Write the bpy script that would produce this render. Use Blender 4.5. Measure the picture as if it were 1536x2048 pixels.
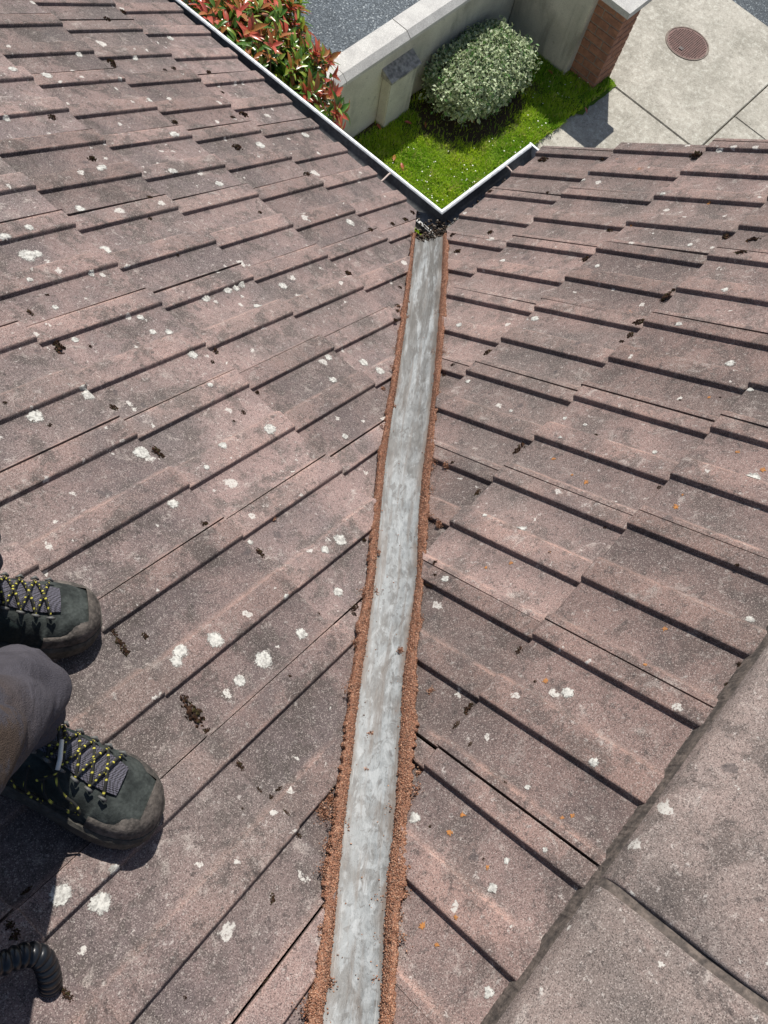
import bpy, bmesh, math, random
import numpy as np
from mathutils import Vector, Matrix, noise
from mathutils.bvhtree import BVHTree
R = math.radians
random.seed(7); rng = np.random.default_rng(7)
scene = bpy.context.scene
for o in list(bpy.data.objects): bpy.data.objects.remove(o)

# ------------------------------------------------------------------ camera, sky, sun, exposure
FPX, YAW, PIT, ROLL = 1603.985, 0.39012, 1.18565, 0.38288
CAM = Vector((-1.7958, -0.98979, 2.30851))
fw = Vector((math.cos(YAW)*math.cos(PIT), math.sin(YAW)*math.cos(PIT), -math.sin(PIT)))
rt = fw.cross(Vector((0, 0, 1))).normalized(); up = rt.cross(fw)
rt, up = math.cos(ROLL)*rt + math.sin(ROLL)*up, -math.sin(ROLL)*rt + math.cos(ROLL)*up
cd = bpy.data.cameras.new('camera'); cam = bpy.data.objects.new('camera', cd)
scene.collection.objects.link(cam); scene.camera = cam
cd.sensor_fit = 'VERTICAL'; cd.sensor_height = 24.0; cd.lens = FPX/2048*24.0
cd.clip_start = 0.02; cd.clip_end = 500
cam.matrix_world = Matrix(((rt.x, up.x, -fw.x, CAM.x), (rt.y, up.y, -fw.y, CAM.y), (rt.z, up.z, -fw.z, CAM.z), (0, 0, 0, 1)))

SUN = Vector((0.517, 0.372, 0.77)).normalized()
w = bpy.data.worlds.new('World'); scene.world = w; w.use_nodes = True
nt = w.node_tree; bg = nt.nodes['Background']
sky = nt.nodes.new('ShaderNodeTexSky'); sky.sky_type = 'NISHITA'; sky.sun_disc = False
sky.sun_elevation = math.asin(SUN.z); sky.sun_rotation = math.atan2(SUN.x, SUN.y)
nt.links.new(sky.outputs[0], bg.inputs[0]); bg.inputs[1].default_value = 0.075
sl = bpy.data.lights.new('sun', 'SUN'); sl.energy = 4.8; sl.angle = R(0.53); sl.color = (1, 0.955, 0.89)
so = bpy.data.objects.new('sun', sl); scene.collection.objects.link(so)
so.rotation_euler = SUN.to_track_quat('Z', 'Y').to_euler()
scene.view_settings.view_transform = 'Standard'; scene.view_settings.look = 'None'
scene.view_settings.exposure = 0.33; scene.view_settings.gamma = 1
scene.render.engine = 'CYCLES'
scene.cycles.max_bounces = 6; scene.cycles.diffuse_bounces = 3; scene.cycles.transparent_max_bounces = 8

# ------------------------------------------------------------------ measured geometry of the place
G = -2.6                                   # ground level; eaves corner is the origin
PL, PR = 0.50536, 0.70172                  # pitches of the two slopes
GL, GR = 0.3479, 0.35075                   # course gauge
SL, SR, TL, TR = 1.20452, 0.53738, -0.06256, 0.06553
def ray(x, y): return fw + rt*((x-768)/FPX) - up*((y-1024)/FPX)
def at_z(x, y, z):
    d = ray(x, y); return CAM + d*((z-CAM.z)/d.z)
NL = Vector((math.sin(PL), 0, math.cos(PL))); NR = Vector((0, math.sin(PR), math.cos(PR)))
def onp(n, x, y, off=0.0):
    d = ray(x, y); return CAM + d*((off-CAM.dot(n))/d.dot(n))
def onL(x, y, off=0.0): return onp(NL, x, y, off)
def onR(x, y, off=0.0): return onp(NR, x, y, off)
ML = Matrix(((0, -math.cos(PL), NL.x, 0), (1, 0, NL.y, 0), (0, math.sin(PL), NL.z, 0), (0, 0, 0, 1)))
MR = Matrix(((-1, 0, NR.x, 0), (0, -math.cos(PR), NR.y, 0), (0, math.sin(PR), NR.z, 0), (0, 0, 0, 1)))

# ------------------------------------------------------------------ helpers
C = scene.collection
def mesh_obj(name, verts, faces, mat=None, smooth=False, cols=None):
    me = bpy.data.meshes.new(name)
    me.from_pydata([tuple(v) for v in verts], [], [tuple(f) for f in faces]); me.update()
    if cols is not None:
        a = me.color_attributes.new('tint', 'FLOAT_COLOR', 'POINT')
        a.data.foreach_set('color', np.asarray(cols, np.float32).ravel())
    if smooth: me.polygons.foreach_set('use_smooth', [True]*len(me.polygons))
    if mat: me.materials.append(mat)
    o = bpy.data.objects.new(name, me); C.objects.link(o); return o
def np_mesh(name, V, F, mat, cols=None, smooth=False):
    """V (n,3) array, F (m,k) array"""
    me = bpy.data.meshes.new(name); k = F.shape[1]; m = len(F)
    me.vertices.add(len(V)); me.vertices.foreach_set('co', np.asarray(V, np.float32).ravel())
    me.loops.add(m*k); me.loops.foreach_set('vertex_index', np.asarray(F, np.int32).ravel())
    me.polygons.add(m); me.polygons.foreach_set('loop_start', np.arange(0, m*k, k, dtype=np.int32))
    me.update(calc_edges=True)
    if cols is not None:
        a = me.color_attributes.new('tint', 'FLOAT_COLOR', 'POINT')
        a.data.foreach_set('color', np.asarray(cols, np.float32).ravel())
    if smooth: me.polygons.foreach_set('use_smooth', [True]*m)
    me.materials.append(mat); me.validate()
    o = bpy.data.objects.new(name, me); C.objects.link(o); return o
def child(o, p):
    o.parent = p
    m = p.matrix_basis.copy(); q = p
    while q.parent: m = q.parent.matrix_basis @ q.matrix_parent_inverse @ m if False else m; q = q.parent
    o.matrix_parent_inverse = WM[p.name].inverted(); WM[o.name] = o.matrix_basis.copy(); return o
WM = {}
def reg(o): WM[o.name] = o.matrix_basis.copy(); return o
def tag(o, label=None, cat=None, group=None, kind=None):
    if label: o['label'] = label
    if cat: o['category'] = cat
    if group: o['group'] = group
    if kind: o['kind'] = kind
    return reg(o)
def empty(name, loc, label, cat, group=None):
    o = bpy.data.objects.new(name, None); C.objects.link(o); o.location = loc; o.empty_display_size = .1
    o.matrix_basis = Matrix.Translation(loc); return tag(o, label, cat, group)
def box(x0, x1, y0, y1, z0, z1):
    v = [(x0,y0,z0),(x1,y0,z0),(x1,y1,z0),(x0,y1,z0),(x0,y0,z1),(x1,y0,z1),(x1,y1,z1),(x0,y1,z1)]
    f = [(3,2,1,0),(4,5,6,7),(0,1,5,4),(1,2,6,5),(2,3,7,6),(3,0,4,7)]
    return v, f
def bevel_box(name, x0, x1, y0, y1, z0, z1, mat, b=.006, seg=2):
    bm = bmesh.new(); v, f = box(x0, x1, y0, y1, z0, z1)
    vs = [bm.verts.new(p) for p in v]; [bm.faces.new([vs[i] for i in q]) for q in f]
    bmesh.ops.bevel(bm, geom=bm.edges[:], offset=b, segments=seg, affect='EDGES')
    me = bpy.data.meshes.new(name); bm.to_mesh(me); bm.free(); me.materials.append(mat)
    o = bpy.data.objects.new(name, me); C.objects.link(o); return o
def merge(parts):
    V, F = [], []
    for v, f in parts:
        n = len(V); V += list(v); F += [tuple(i+n for i in q) for q in f]
    return V, F
def tube(pts, r, n=8, closed_ends=True):
    """tube along points; r a number or a list"""
    pts = [Vector(p) for p in pts]; V, F = [], []
    nrm = None
    for i, p in enumerate(pts):
        t = (pts[min(i+1, len(pts)-1)] - pts[max(i-1, 0)]).normalized()
        if nrm is None:
            nrm = t.orthogonal().normalized()
        nrm = (nrm - t*nrm.dot(t)).normalized(); b = t.cross(nrm)
        rr = r[i] if hasattr(r, '__len__') else r
        for k in range(n):
            a = 2*math.pi*k/n; V.append(p + (nrm*math.cos(a) + b*math.sin(a))*rr)
    for i in range(len(pts)-1):
        for k in range(n):
            a, b_ = i*n+k, i*n+(k+1) % n; F.append((a, b_, b_+n, a+n))
    if closed_ends:
        F.append(tuple(range(n))[::-1]); F.append(tuple(range((len(pts)-1)*n, len(pts)*n)))
    return V, F
def catmull(P, k=8):
    P = [Vector(p) for p in P]; out = []
    for i in range(len(P)-1):
        p0, p1, p2, p3 = P[max(i-1,0)], P[i], P[i+1], P[min(i+2,len(P)-1)]
        for j in range(k):
            t = j/k
            out.append(.5*((2*p1)+(p2-p0)*t+(2*p0-5*p1+4*p2-p3)*t*t+(3*p1-p0-3*p2+p3)*t*t*t))
    out.append(P[-1]); return out

# ------------------------------------------------------------------ materials
class MB:
    def __init__(s, name, rough=.9, spec=.3):
        s.m = bpy.data.materials.new(name); s.m.use_nodes = True; s.t = s.m.node_tree
        s.b = s.t.nodes['Principled BSDF']; s.b.inputs['Roughness'].default_value = rough
        s.b.inputs['Specular IOR Level'].default_value = spec
        s.pos = s.t.nodes.new('ShaderNodeNewGeometry').outputs['Position']
    def lk(s, a, b): s.t.links.new(a, b)
    def scaled(s, v, src=None):
        n = s.t.nodes.new('ShaderNodeVectorMath'); n.operation = 'MULTIPLY'; n.inputs[1].default_value = v
        s.lk(src or s.pos, n.inputs[0]); return n.outputs[0]
    def noise(s, scale, detail=4, rough=.55, dist=0, vec=None, out='Fac'):
        n = s.t.nodes.new('ShaderNodeTexNoise'); n.inputs['Scale'].default_value = scale
        n.inputs['Detail'].default_value = detail; n.inputs['Roughness'].default_value = rough
        n.inputs['Distortion'].default_value = dist; s.lk(vec or s.pos, n.inputs['Vector']); return n.outputs[out]
    def vor(s, scale, out='Distance', feature='F1', vec=None, rnd=1):
        n = s.t.nodes.new('ShaderNodeTexVoronoi'); n.feature = feature; n.inputs['Scale'].default_value = scale
        n.inputs['Randomness'].default_value = rnd; s.lk(vec or s.pos, n.inputs['Vector']); return n.outputs[out]
    def ramp(s, fac, a, b, ca=(0,0,0,1), cb=(1,1,1,1)):
        n = s.t.nodes.new('ShaderNodeMapRange'); n.inputs[1].default_value = a; n.inputs[2].default_value = b
        n.inputs[3].default_value = 0; n.inputs[4].default_value = 1; n.interpolation_type = 'SMOOTHSTEP'
        s.lk(fac, n.inputs[0]); return n.outputs[0]
    def mrange(s, fac, a, b, c, d):
        n = s.t.nodes.new('ShaderNodeMapRange')
        for i, v in enumerate((a, b, c, d)): n.inputs[i+1].default_value = v
        s.lk(fac, n.inputs[0]); return n.outputs[0]
    def math(s, op, a, b=None):
        n = s.t.nodes.new('ShaderNodeMath'); n.operation = op
        for i, v in enumerate((a, b)):
            if v is None: continue
            if isinstance(v, (int, float)): n.inputs[i].default_value = v
            else: s.lk(v, n.inputs[i])
        return n.outputs[0]
    def mix(s, fac, a, b, mode='MIX'):
        n = s.t.nodes.new('ShaderNodeMix'); n.data_type = 'RGBA'; n.blend_type = mode
        for i, v in ((0, fac), (6, a), (7, b)):
            if isinstance(v, (int, float)): n.inputs[i].default_value = v
            elif isinstance(v, tuple): n.inputs[i].default_value = (*v[:3], 1)
            else: s.lk(v, n.inputs[i])
        return n.outputs[2]
    def gray(s, fac):
        n = s.t.nodes.new('ShaderNodeCombineColor')
        for i in range(3): s.lk(fac, n.inputs[i])
        return n.outputs[0]
    def attr(s, name, out='Color'):
        n = s.t.nodes.new('ShaderNodeAttribute'); n.attribute_name = name; return n.outputs[out]
    def rand(s): return s.t.nodes.new('ShaderNodeObjectInfo').outputs['Random']
    def col(s, c):
        if isinstance(c, tuple): s.b.inputs['Base Color'].default_value = (*c[:3], 1)
        else: s.lk(c, s.b.inputs['Base Color'])
        return s
    def rough(s, f): s.lk(f, s.b.inputs['Roughness']); return s
    def bump(s, h, strength=.5, dist=.002):
        n = s.t.nodes.new('ShaderNodeBump'); n.inputs['Strength'].default_value = strength
        n.inputs['Distance'].default_value = dist; s.lk(h, n.inputs['Height'])
        s.lk(n.outputs[0], s.b.inputs['Normal']); return s

def tile_material(name, a, b, grime, lich, orange):
    m = MB(name, .95, .2)
    base = m.mix(m.ramp(m.noise(3.6, 6, .62, .3), .36, .64), a, b)
    # worn rolls where the coating has gone, plus sunlit lines painted on edges
    wear_lit = m.math('MULTIPLY', m.attr('tint', 'Fac'), m.ramp(m.noise(9, 6, .65), .34, .62))
    base = m.mix(m.math('MULTIPLY', wear_lit, .60), base, tuple(min(1, x*y) for x, y in zip(b, (1.38, 1.30, 1.22))))
    # algae film: big soft clouds, ragged patches and small dots
    g0 = m.ramp(m.noise(2.3, 5, .6), .46, .66); base = m.mix(m.math('MULTIPLY', g0, .45), base, (.098, .092, .086))
    # streaks of water running down
    tintw = m.ramp(m.noise(6, 6, .7, 1.5), .55, .72); base = m.mix(m.math('MULTIPLY', tintw, .35), base, (.245, .165, .145))
    g1 = m.ramp(m.noise(12, 9, .74, .3), .49, .60); base = m.mix(m.math('MULTIPLY', g1, grime), base, (.085, .072, .066))
    g2 = m.ramp(m.noise(64, 6, .7), .555, .65); base = m.mix(m.math('MULTIPLY', g2, .62), base, (.058, .050, .048))
    # pale weathered film
    p1 = m.ramp(m.noise(21, 8, .76, .5), .55, .67); base = m.mix(m.math('MULTIPLY', p1, .55), base, (.37, .325, .295))
    p2 = m.ramp(m.noise(80, 6, .75), .59, .66); base = m.mix(m.math('MULTIPLY', p2, .60), base, (.44, .405, .375))
    # per tile tint
    base = m.mix(1.0, base, m.gray(m.mrange(m.rand(), 0, 1, .78, 1.20)), 'MULTIPLY')
    # grains of the concrete face
    sp = m.noise(560, 3, .7); base = m.mix(1.0, base, m.gray(m.mrange(sp, .3, .7, .55, 1.45)), 'MULTIPLY')
    cell = m.vor(760, 'Color'); sep = m.t.nodes.new('ShaderNodeSeparateColor'); m.lk(cell, sep.inputs[0])
    base = m.mix(m.math('MULTIPLY', m.ramp(sep.outputs[0], .82, .92), .38), base, (.48, .42, .38))
    base = m.mix(m.math('MULTIPLY', m.ramp(sep.outputs[1], .80, .90), .65), base, (.040, .032, .030))
    wv = m.t.nodes.new('ShaderNodeVectorMath'); wv.operation = 'ADD'
    nz = m.scaled((.035, .035, .035), m.noise(48, 4, .65, out='Color')); m.lk(m.pos, wv.inputs[0]); m.lk(nz, wv.inputs[1])
    # round dark lichen discs
    dd = m.vor(17, 'Distance', vec=wv.outputs[0]); dc = m.vor(17, 'Color', vec=wv.outputs[0])
    s4 = m.t.nodes.new('ShaderNodeSeparateColor'); m.lk(dc, s4.inputs[0])
    dr = m.mrange(s4.outputs[2], .80, 1, 0, .24); dk = m.ramp(m.math('SUBTRACT', dr, dd), 0, .06)
    base = m.mix(m.math('MULTIPLY', dk, .55), base, (.060, .055, .056))
    # white lichen crusts, each ragged
    for sc, lk_, rr_ in ((11, lich, .20), (25, min(.6, lich*1.3), .24)):
        d = m.vor(sc, 'Distance', vec=wv.outputs[0]); cc = m.vor(sc, 'Color', vec=wv.outputs[0])
        s2 = m.t.nodes.new('ShaderNodeSeparateColor'); m.lk(cc, s2.inputs[0])
        rad = m.mrange(s2.outputs[0], 1-lk_, 1, 0, rr_)
        spot = m.ramp(m.math('SUBTRACT', rad, d), .0, .03)
        brk = m.ramp(m.noise(240, 4, .75), .34, .52)
        base = m.mix(m.math('MULTIPLY', m.math('MULTIPLY', spot, brk), .85), base, (.52, .50, .46))
    if orange:
        d2 = m.vor(9, 'Distance', vec=wv.outputs[0]); c2 = m.vor(9, 'Color', vec=wv.outputs[0])
        s3 = m.t.nodes.new('ShaderNodeSeparateColor'); m.lk(c2, s3.inputs[0])
        r2 = m.mrange(s3.outputs[1], 1-orange, 1, 0, .16)
        o2 = m.math('MULTIPLY', m.ramp(m.math('SUBTRACT', r2, d2), 0, .05), m.ramp(m.noise(230, 3, .7), .46, .6))
        base = m.mix(m.math('MULTIPLY', o2, .7), base, (.42, .16, .05))
    m.col(base)
    h = m.math('ADD', m.math('MULTIPLY', sp, .6), m.math('MULTIPLY', m.noise(150, 4), .6))
    return m.bump(h, .7, .0022).m
M_tileL = tile_material('weathered concrete tile', (.132, .106, .103), (.240, .172, .158), .75, .36, 0)
M_tileR = tile_material('reddish concrete tile', (.134, .102, .095), (.240, .166, .148), .60, .14, .14)
M_ridge = tile_material('ridge concrete', (.140, .118, .108), (.232, .182, .164), .70, .30, .08)

def simple(name, c, rough=.6, spec=.4, metal=0):
    m = MB(name, rough, spec); m.col(c); m.b.inputs['Metallic'].default_value = metal; return m.m
def mottled(name, c1, c2, sc=12, rough=.8, bump=.3, fine=150, spec=.3, dist=.003):
    m = MB(name, rough, spec); n = m.noise(sc, 7, .65)
    c = m.mix(m.ramp(n, .35, .65), c1, c2)
    f = m.noise(fine, 3); c = m.mix(1.0, c, m.gray(m.mrange(f, .3, .7, .75, 1.25)), 'MULTIPLY'); m.col(c)
    return m.bump(m.math('ADD', n, m.math('MULTIPLY', f, .5)), bump, dist).m
def tinted(name, rough=.7, spec=.3, trans=0, bump=None):
    m = MB(name, rough, spec); m.col(m.attr('tint'))
    if trans:
        m.b.inputs['Subsurface Weight'].default_value = 0
        tr = m.t.nodes.new('ShaderNodeBsdfTranslucent'); m.lk(m.attr('tint'), tr.inputs[0])
        mx = m.t.nodes.new('ShaderNodeMixShader'); mx.inputs[0].default_value = trans
        m.lk(m.b.outputs[0], mx.inputs[1]); m.lk(tr.outputs[0], mx.inputs[2])
        m.lk(mx.outputs[0], m.t.nodes['Material Output'].inputs[0])
    return m.m
M_deck = simple('dark felt underlay', (.02, .018, .017), .95, .1)
M_moss = tinted('dry moss', .95, .1)
M_grain = tinted('mortar grains', .75, .35)
M_mortar = mottled('mortar bed', (.20, .095, .060), (.30, .150, .095), 60, .95, .8, 260)
M_grey_mortar = mottled('old grey mortar', (.062, .053, .047), (.150, .122, .104), 50, .95, .8, 220)
def crust_material(name, c1, c2, sc):
    m = MB(name, .95, .2); n = m.noise(sc, 4, .7); m.col(m.mix(m.ramp(m.noise(130, 4, .7), .38, .6), c1, c2))
    e = m.math('ADD', m.attr('tint', 'Fac'), m.math('MULTIPLY', m.math('SUBTRACT', n, .5), 1.5))
    tr = m.t.nodes.new('ShaderNodeBsdfTransparent'); mx = m.t.nodes.new('ShaderNodeMixShader')
    m.lk(m.ramp(e, .22, .48), mx.inputs[0]); m.lk(tr.outputs[0], mx.inputs[1]); m.lk(m.b.outputs[0], mx.inputs[2])
    m.lk(mx.outputs[0], m.t.nodes['Material Output'].inputs[0]); return m.bump(n, .8, .002).m
M_lichen = crust_material('white lichen crust', (.28, .27, .25), (.52, .51, .47), 330)
M_white = mottled('white pvc', (.64, .665, .675), (.54, .56, .57), 6, .35, .05, 60, .5)
M_render = mottled('grey wall render', (.30, .285, .25), (.20, .195, .175), 3.2, .95, .35, 120)
M_coping = mottled('pale coping concrete', (.52, .51, .48), (.42, .41, .39), 7, .9, .3, 160)
M_housewall = mottled('cream house render', (.62, .58, .5), (.55, .52, .46), 4, .95, .3, 150)
M_brick = mottled('red brown brick', (.33, .165, .105), (.23, .115, .078), 18, .95, .5, 200)
M_bmortar = mottled('brick mortar', (.27, .22, .18), (.19, .155, .13), 30, .95, .5, 200)
M_leaf = tinted('leaf', .28, .6, .35)
M_bushleaf = tinted('small leaf', .5, .4, .2)
M_grass = tinted('grass blade', .55, .3, .35)
M_stem = mottled('stem bark', (.12, .07, .045), (.07, .045, .03), 40, .9, .3)

# liner: weathered grey sheet with rubbed pale patches and brown residue
def liner_material():
    m = MB('grey valley sheet', .5, .45)
    run = m.attr('run', 'Vector'); e = m.attr('tint', 'Fac'); mid = m.math('SUBTRACT', 1.0, e)
    lng = m.scaled((1, .22, 1), run)
    n1 = m.noise(26, 7, .62, .3, vec=lng); n2 = m.noise(70, 7, .68, .4, vec=m.scaled((1, .55, 1), run)); n3 = m.noise(9, 4, .5, 0, vec=m.scaled((.6, 1, 1), run))
    pale = m.math('MULTIPLY', m.ramp(m.math('ADD', m.math('MULTIPLY', n1, .6), m.math('MULTIPLY', n3, .4)), .42, .56), m.ramp(mid, .10, .55))
    c = m.mix(m.ramp(n2, .35, .65), (.115, .112, .106), (.175, .174, .168))
    c = m.mix(pale, c, m.mix(m.ramp(n2, .38, .62), (.185, .196, .198), (.255, .268, .27)))
    dk = m.ramp(m.noise(60, 5, .6, .8, vec=m.scaled((1, .6, 1), run)), .560, .605); c = m.mix(m.math('MULTIPLY', dk, .80), c, (.118, .116, .112))
    pb = m.math('MULTIPLY', m.ramp(m.noise(34, 6, .66, .5, vec=m.scaled((1, .5, 1), run)), .49, .62), m.ramp(mid, .3, .7)); c = m.mix(m.math('MULTIPLY', pb, .70), c, (.325, .34, .343))
    br = m.math('MULTIPLY', m.ramp(m.noise(30, 6, .65, .2, vec=lng), .44, .58), m.ramp(mid, .80, .15))
    c = m.mix(m.math('MULTIPLY', br, .85), c, (.15, .112, .088))
    bs_ = m.ramp(m.noise(48, 5, .6, .2, vec=m.scaled((1, .07, 1), run)), .50, .64); c = m.mix(m.math('MULTIPLY', bs_, .55), c, (.135, .112, .094))
    # narrow pale scuffs and silt lines running down the valley
    st = m.ramp(m.noise(330, 3, .6, vec=m.scaled((1, .010, 1), run)), .58, .66)
    c = m.mix(m.math('MULTIPLY', m.math('MULTIPLY', st, .6), m.math('MULTIPLY', m.ramp(mid, .85, .3), m.ramp(n3, .40, .6))), c, (.44, .45, .44))
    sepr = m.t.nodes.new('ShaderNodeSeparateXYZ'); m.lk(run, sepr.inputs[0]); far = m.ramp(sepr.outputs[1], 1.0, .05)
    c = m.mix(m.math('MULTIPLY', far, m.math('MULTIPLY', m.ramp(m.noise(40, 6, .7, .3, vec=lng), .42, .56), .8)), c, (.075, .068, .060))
    bits = m.math('MULTIPLY', m.ramp(m.noise(240, 3, .6), .66, .72), m.ramp(mid, .9, .1)); c = m.mix(bits, c, (.12, .065, .045))
    m.col(c); m.rough(m.mrange(n2, .3, .7, .42, .68))
    return m.bump(m.math('ADD', m.math('MULTIPLY', n2, .4), n1), .5, .005).m
M_liner = liner_material()

def tarmac_material(name, c1, c2, sc, bumpd):
    m = MB(name, .9, .35); v = m.vor(sc, 'Color'); s = m.t.nodes.new('ShaderNodeSeparateColor'); m.lk(v, s.inputs[0])
    c = m.mix(m.math('POWER', s.outputs[0], 2.2), c1, c2)
    c = m.mix(m.ramp(s.outputs[1], .93, .96), c, (.30, .33, .34))
    c = m.mix(1.0, c, m.gray(m.mrange(m.noise(2.2, 5), .3, .7, .8, 1.2)), 'MULTIPLY'); m.col(c)
    return m.bump(m.vor(sc, 'Distance'), .8, bumpd).m
M_gravel = tarmac_material('dark blue grey chippings', (.060, .072, .083), (.165, .19, .21), 95, .006)
M_road = tarmac_material('road tarmac', (.05, .06, .068), (.13, .15, .165), 130, .004)
def concrete_material():
    m = MB('driveway concrete', .92, .3); n = m.noise(2.4, 8, .68); f = m.noise(26, 8, .75); g = m.noise(140, 3)
    c = m.mix(m.ramp(n, .36, .64), (.29, .272, .228), (.40, .375, .32))
    c = m.mix(m.math('MULTIPLY', m.ramp(f, .50, .64), .55), c, (.56, .55, .48))
    c = m.mix(m.math('MULTIPLY', m.ramp(f, .47, .36), .5), c, (.17, .16, .135))
    c = m.mix(m.math('MULTIPLY', m.ramp(m.noise(55, 6, .7), .60, .67), .7), c, (.10, .095, .08))
    c = m.mix(1.0, c, m.gray(m.mrange(g, .3, .7, .82, 1.18)), 'MULTIPLY'); m.col(c)
    return m.bump(f, .3, .004).m
M_conc = concrete_material()
def soil_material():
    m = MB('lawn soil and moss', 1, .1); n = m.noise(5, 6)
    c = m.mix(m.ramp(n, .4, .62), (.07, .12, .015), (.13, .20, .022))
    p = m.attr('tint', 'Fac'); c = m.mix(p, c, m.mix(m.noise(60, 5), (.035, .024, .015), (.10, .072, .048)))
    m.col(c); return m.bump(m.noise(90, 5), .8, .01).m
M_soil = soil_material()

# ------------------------------------------------------------------ ground, lawn, driveway
g = mesh_obj('ground', [(-60, -60, G-.012), (60, -60, G-.012), (60, 60, G-.012), (-60, 60, G-.012)], [(0, 1, 2, 3)], M_gravel)
tag(g, kind='structure')
rd = mesh_obj('road', [(6.262, -30, G-.006), (12.5, -30, G-.006), (12.5, 30, G-.006), (6.262, 30, G-.006)], [(0, 1, 2, 3)], M_road)
tag(rd, kind='structure')
dv = mesh_obj('driveway', [(-.3, -8, G-.008), (6.26, -8, G-.008), (6.26, 6, G-.008), (4.43, 6, G-.008), (4.43, 1.14, G-.008), (-.3, 1.14, G-.008)],
              [(0, 1, 2, 3, 4, 5)], simple('joint filler', (.05, .045, .035), 1, .1)); tag(dv, kind='structure')
slabs = [(-.3, 2.2, -3, 1.12), (2.212, 4.405, .13, 1.12), (2.212, 4.405, -3, .118), (4.417, 6.26, .13, 3.2), (4.417, 6.26, 3.212, 6),
         (4.417, 5.02, -1.5, .118), (5.026, 6.26, -1.5, .118), (4.417, 6.26, -4.5, -1.512)]
for x0, x1, y0, y1 in slabs:
    child(reg(bevel_box('concrete_slab', x0, x1, y0, y1, G-.09, G+.004, M_conc, .005, 2)), dv)

BUSH = Vector((3.34, 1.785, G))
def soilness(x, y):
    d = math.hypot((x-BUSH.x+.10)/.62, (y-BUSH.y+.06)/.40)
    e = max(0, 1-(2.07-y)/.09)
    n = noise.noise(Vector((x*7, y*7, 0)))*.25
    return min(1, max(0, (1.16-d+n)*3.0, e-.1))
nx, ny = 110, 40; V = []; Fc = []; cl = []
for j in range(ny+1):
    for i in range(nx+1):
        x = -.3 + 4.72*i/nx
        edge = 1.085 + .035*noise.noise(Vector((x*4, 3, 0))) + .02*noise.noise(Vector((x*15, 9, 0)))
        if x > 3.9: edge -= .05
        y = edge + (2.12-edge)*j/ny
        z = G + .010 + .018*min(1, j/3) + .012*noise.noise(Vector((x*5, y*5, 1)))
        V.append((x, y, z)); s_ = soilness(x, y); cl.append((s_, s_, s_, 1))
for j in range(ny):
    for i in range(nx):
        a = j*(nx+1)+i; Fc.append((a, a+1, a+nx+2, a+nx+1))
lawn = mesh_obj('lawn', V, Fc, M_soil, True, cl); tag(lawn, kind='structure')
# grass blades
n = 62000
X = rng.uniform(1.75, 4.42, n); Y = rng.uniform(1.06, 2.10, n)
keep = np.array([rng.random() > soilness(x, y)*.93 and y > 1.075+.045*noise.noise(Vector((x*4, 3, 0)))+.03*noise.noise(Vector((x*21, 5, 0)))-(.06 if x > 3.9 else 0) for x, y in zip(X, Y)])
X, Y = X[keep], Y[keep]; n = len(X)
pat = np.array([noise.noise(Vector((x*3.1, y*3.1, 4))) for x, y in zip(X, Y)])
pat2 = np.array([noise.noise(Vector((x*11, y*11, 8))) for x, y in zip(X, Y)])
H = (.022+.022*rng.random(n))*(1+.5*pat2); A = rng.uniform(0, 2*np.pi, n); L = rng.uniform(.2, .9, n)*H; W_ = rng.uniform(.0016, .0032, n)
Z = np.full(n, G+.018)
b0 = np.stack([X-np.sin(A)*W_, Y+np.cos(A)*W_, Z], 1); b1 = np.stack([X+np.sin(A)*W_, Y-np.cos(A)*W_, Z], 1)
m0 = np.stack([X-np.sin(A)*W_*.8+np.cos(A)*L*.35, Y+np.cos(A)*W_*.8+np.sin(A)*L*.35, Z+H*.65], 1)
m1 = np.stack([X+np.sin(A)*W_*.8+np.cos(A)*L*.35, Y-np.cos(A)*W_*.8+np.sin(A)*L*.35, Z+H*.65], 1)
tp = np.stack([X+np.cos(A)*L, Y+np.sin(A)*L, Z+H], 1)
V = np.stack([b0, b1, m1, m0, tp], 1).reshape(-1, 3)
i5 = np.arange(n)*5
F = np.concatenate([np.stack([i5, i5+1, i5+2], 1), np.stack([i5, i5+2, i5+3], 1), np.stack([i5+3, i5+2, i5+4], 1)])
c1, c2, c3 = np.array([.21, .42, .018]), np.array([.50, .66, .035]), np.array([.58, .56, .16])
t = np.clip(.5+pat*.9+rng.normal(0, .22, n), 0, 1)[:, None]; colr = c1*(1-t)+c2*t
dry = (rng.random(n) < (.07+.45*np.clip(pat2, 0, 1)))[:, None]; colr = np.where(dry, c3, colr)
cols = np.concatenate([np.repeat(colr, 5, 0), np.ones((n*5, 1))], 1)
go = np_mesh('grass', V, F, M_grass, cols); tag(go, 'short bright green mossy grass of the lawn corner', 'grass', kind='stuff')
# daisies
DV, DF, DC = [], [], []
for k in range(190):
    x, y = random.uniform(1.9, 4.3), random.uniform(1.12, 1.75)
    if soilness(x, y) > .4 or noise.noise(Vector((x*4, y*4, 2))) < -.15: continue
    r_, z = random.uniform(.003, .0065), G+.05+random.uniform(0, .012); n0 = len(DV); DV.append((x, y, z+.002)); DC.append((.8, .75, .5, 1))
    for q in range(7):
        a = q*2*math.pi/7; DV.append((x+r_*math.cos(a), y+r_*math.sin(a), z)); DC.append((.8, .8, .78, 1))
    DF += [(n0, n0+1+q, n0+1+(q+1) % 7) for q in range(7)]
da = mesh_obj('daisies', DV, DF, tinted('daisy petals', .6, .2), False, DC); tag(da, 'tiny white daisies scattered through the lawn', 'flowers', kind='stuff')

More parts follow.
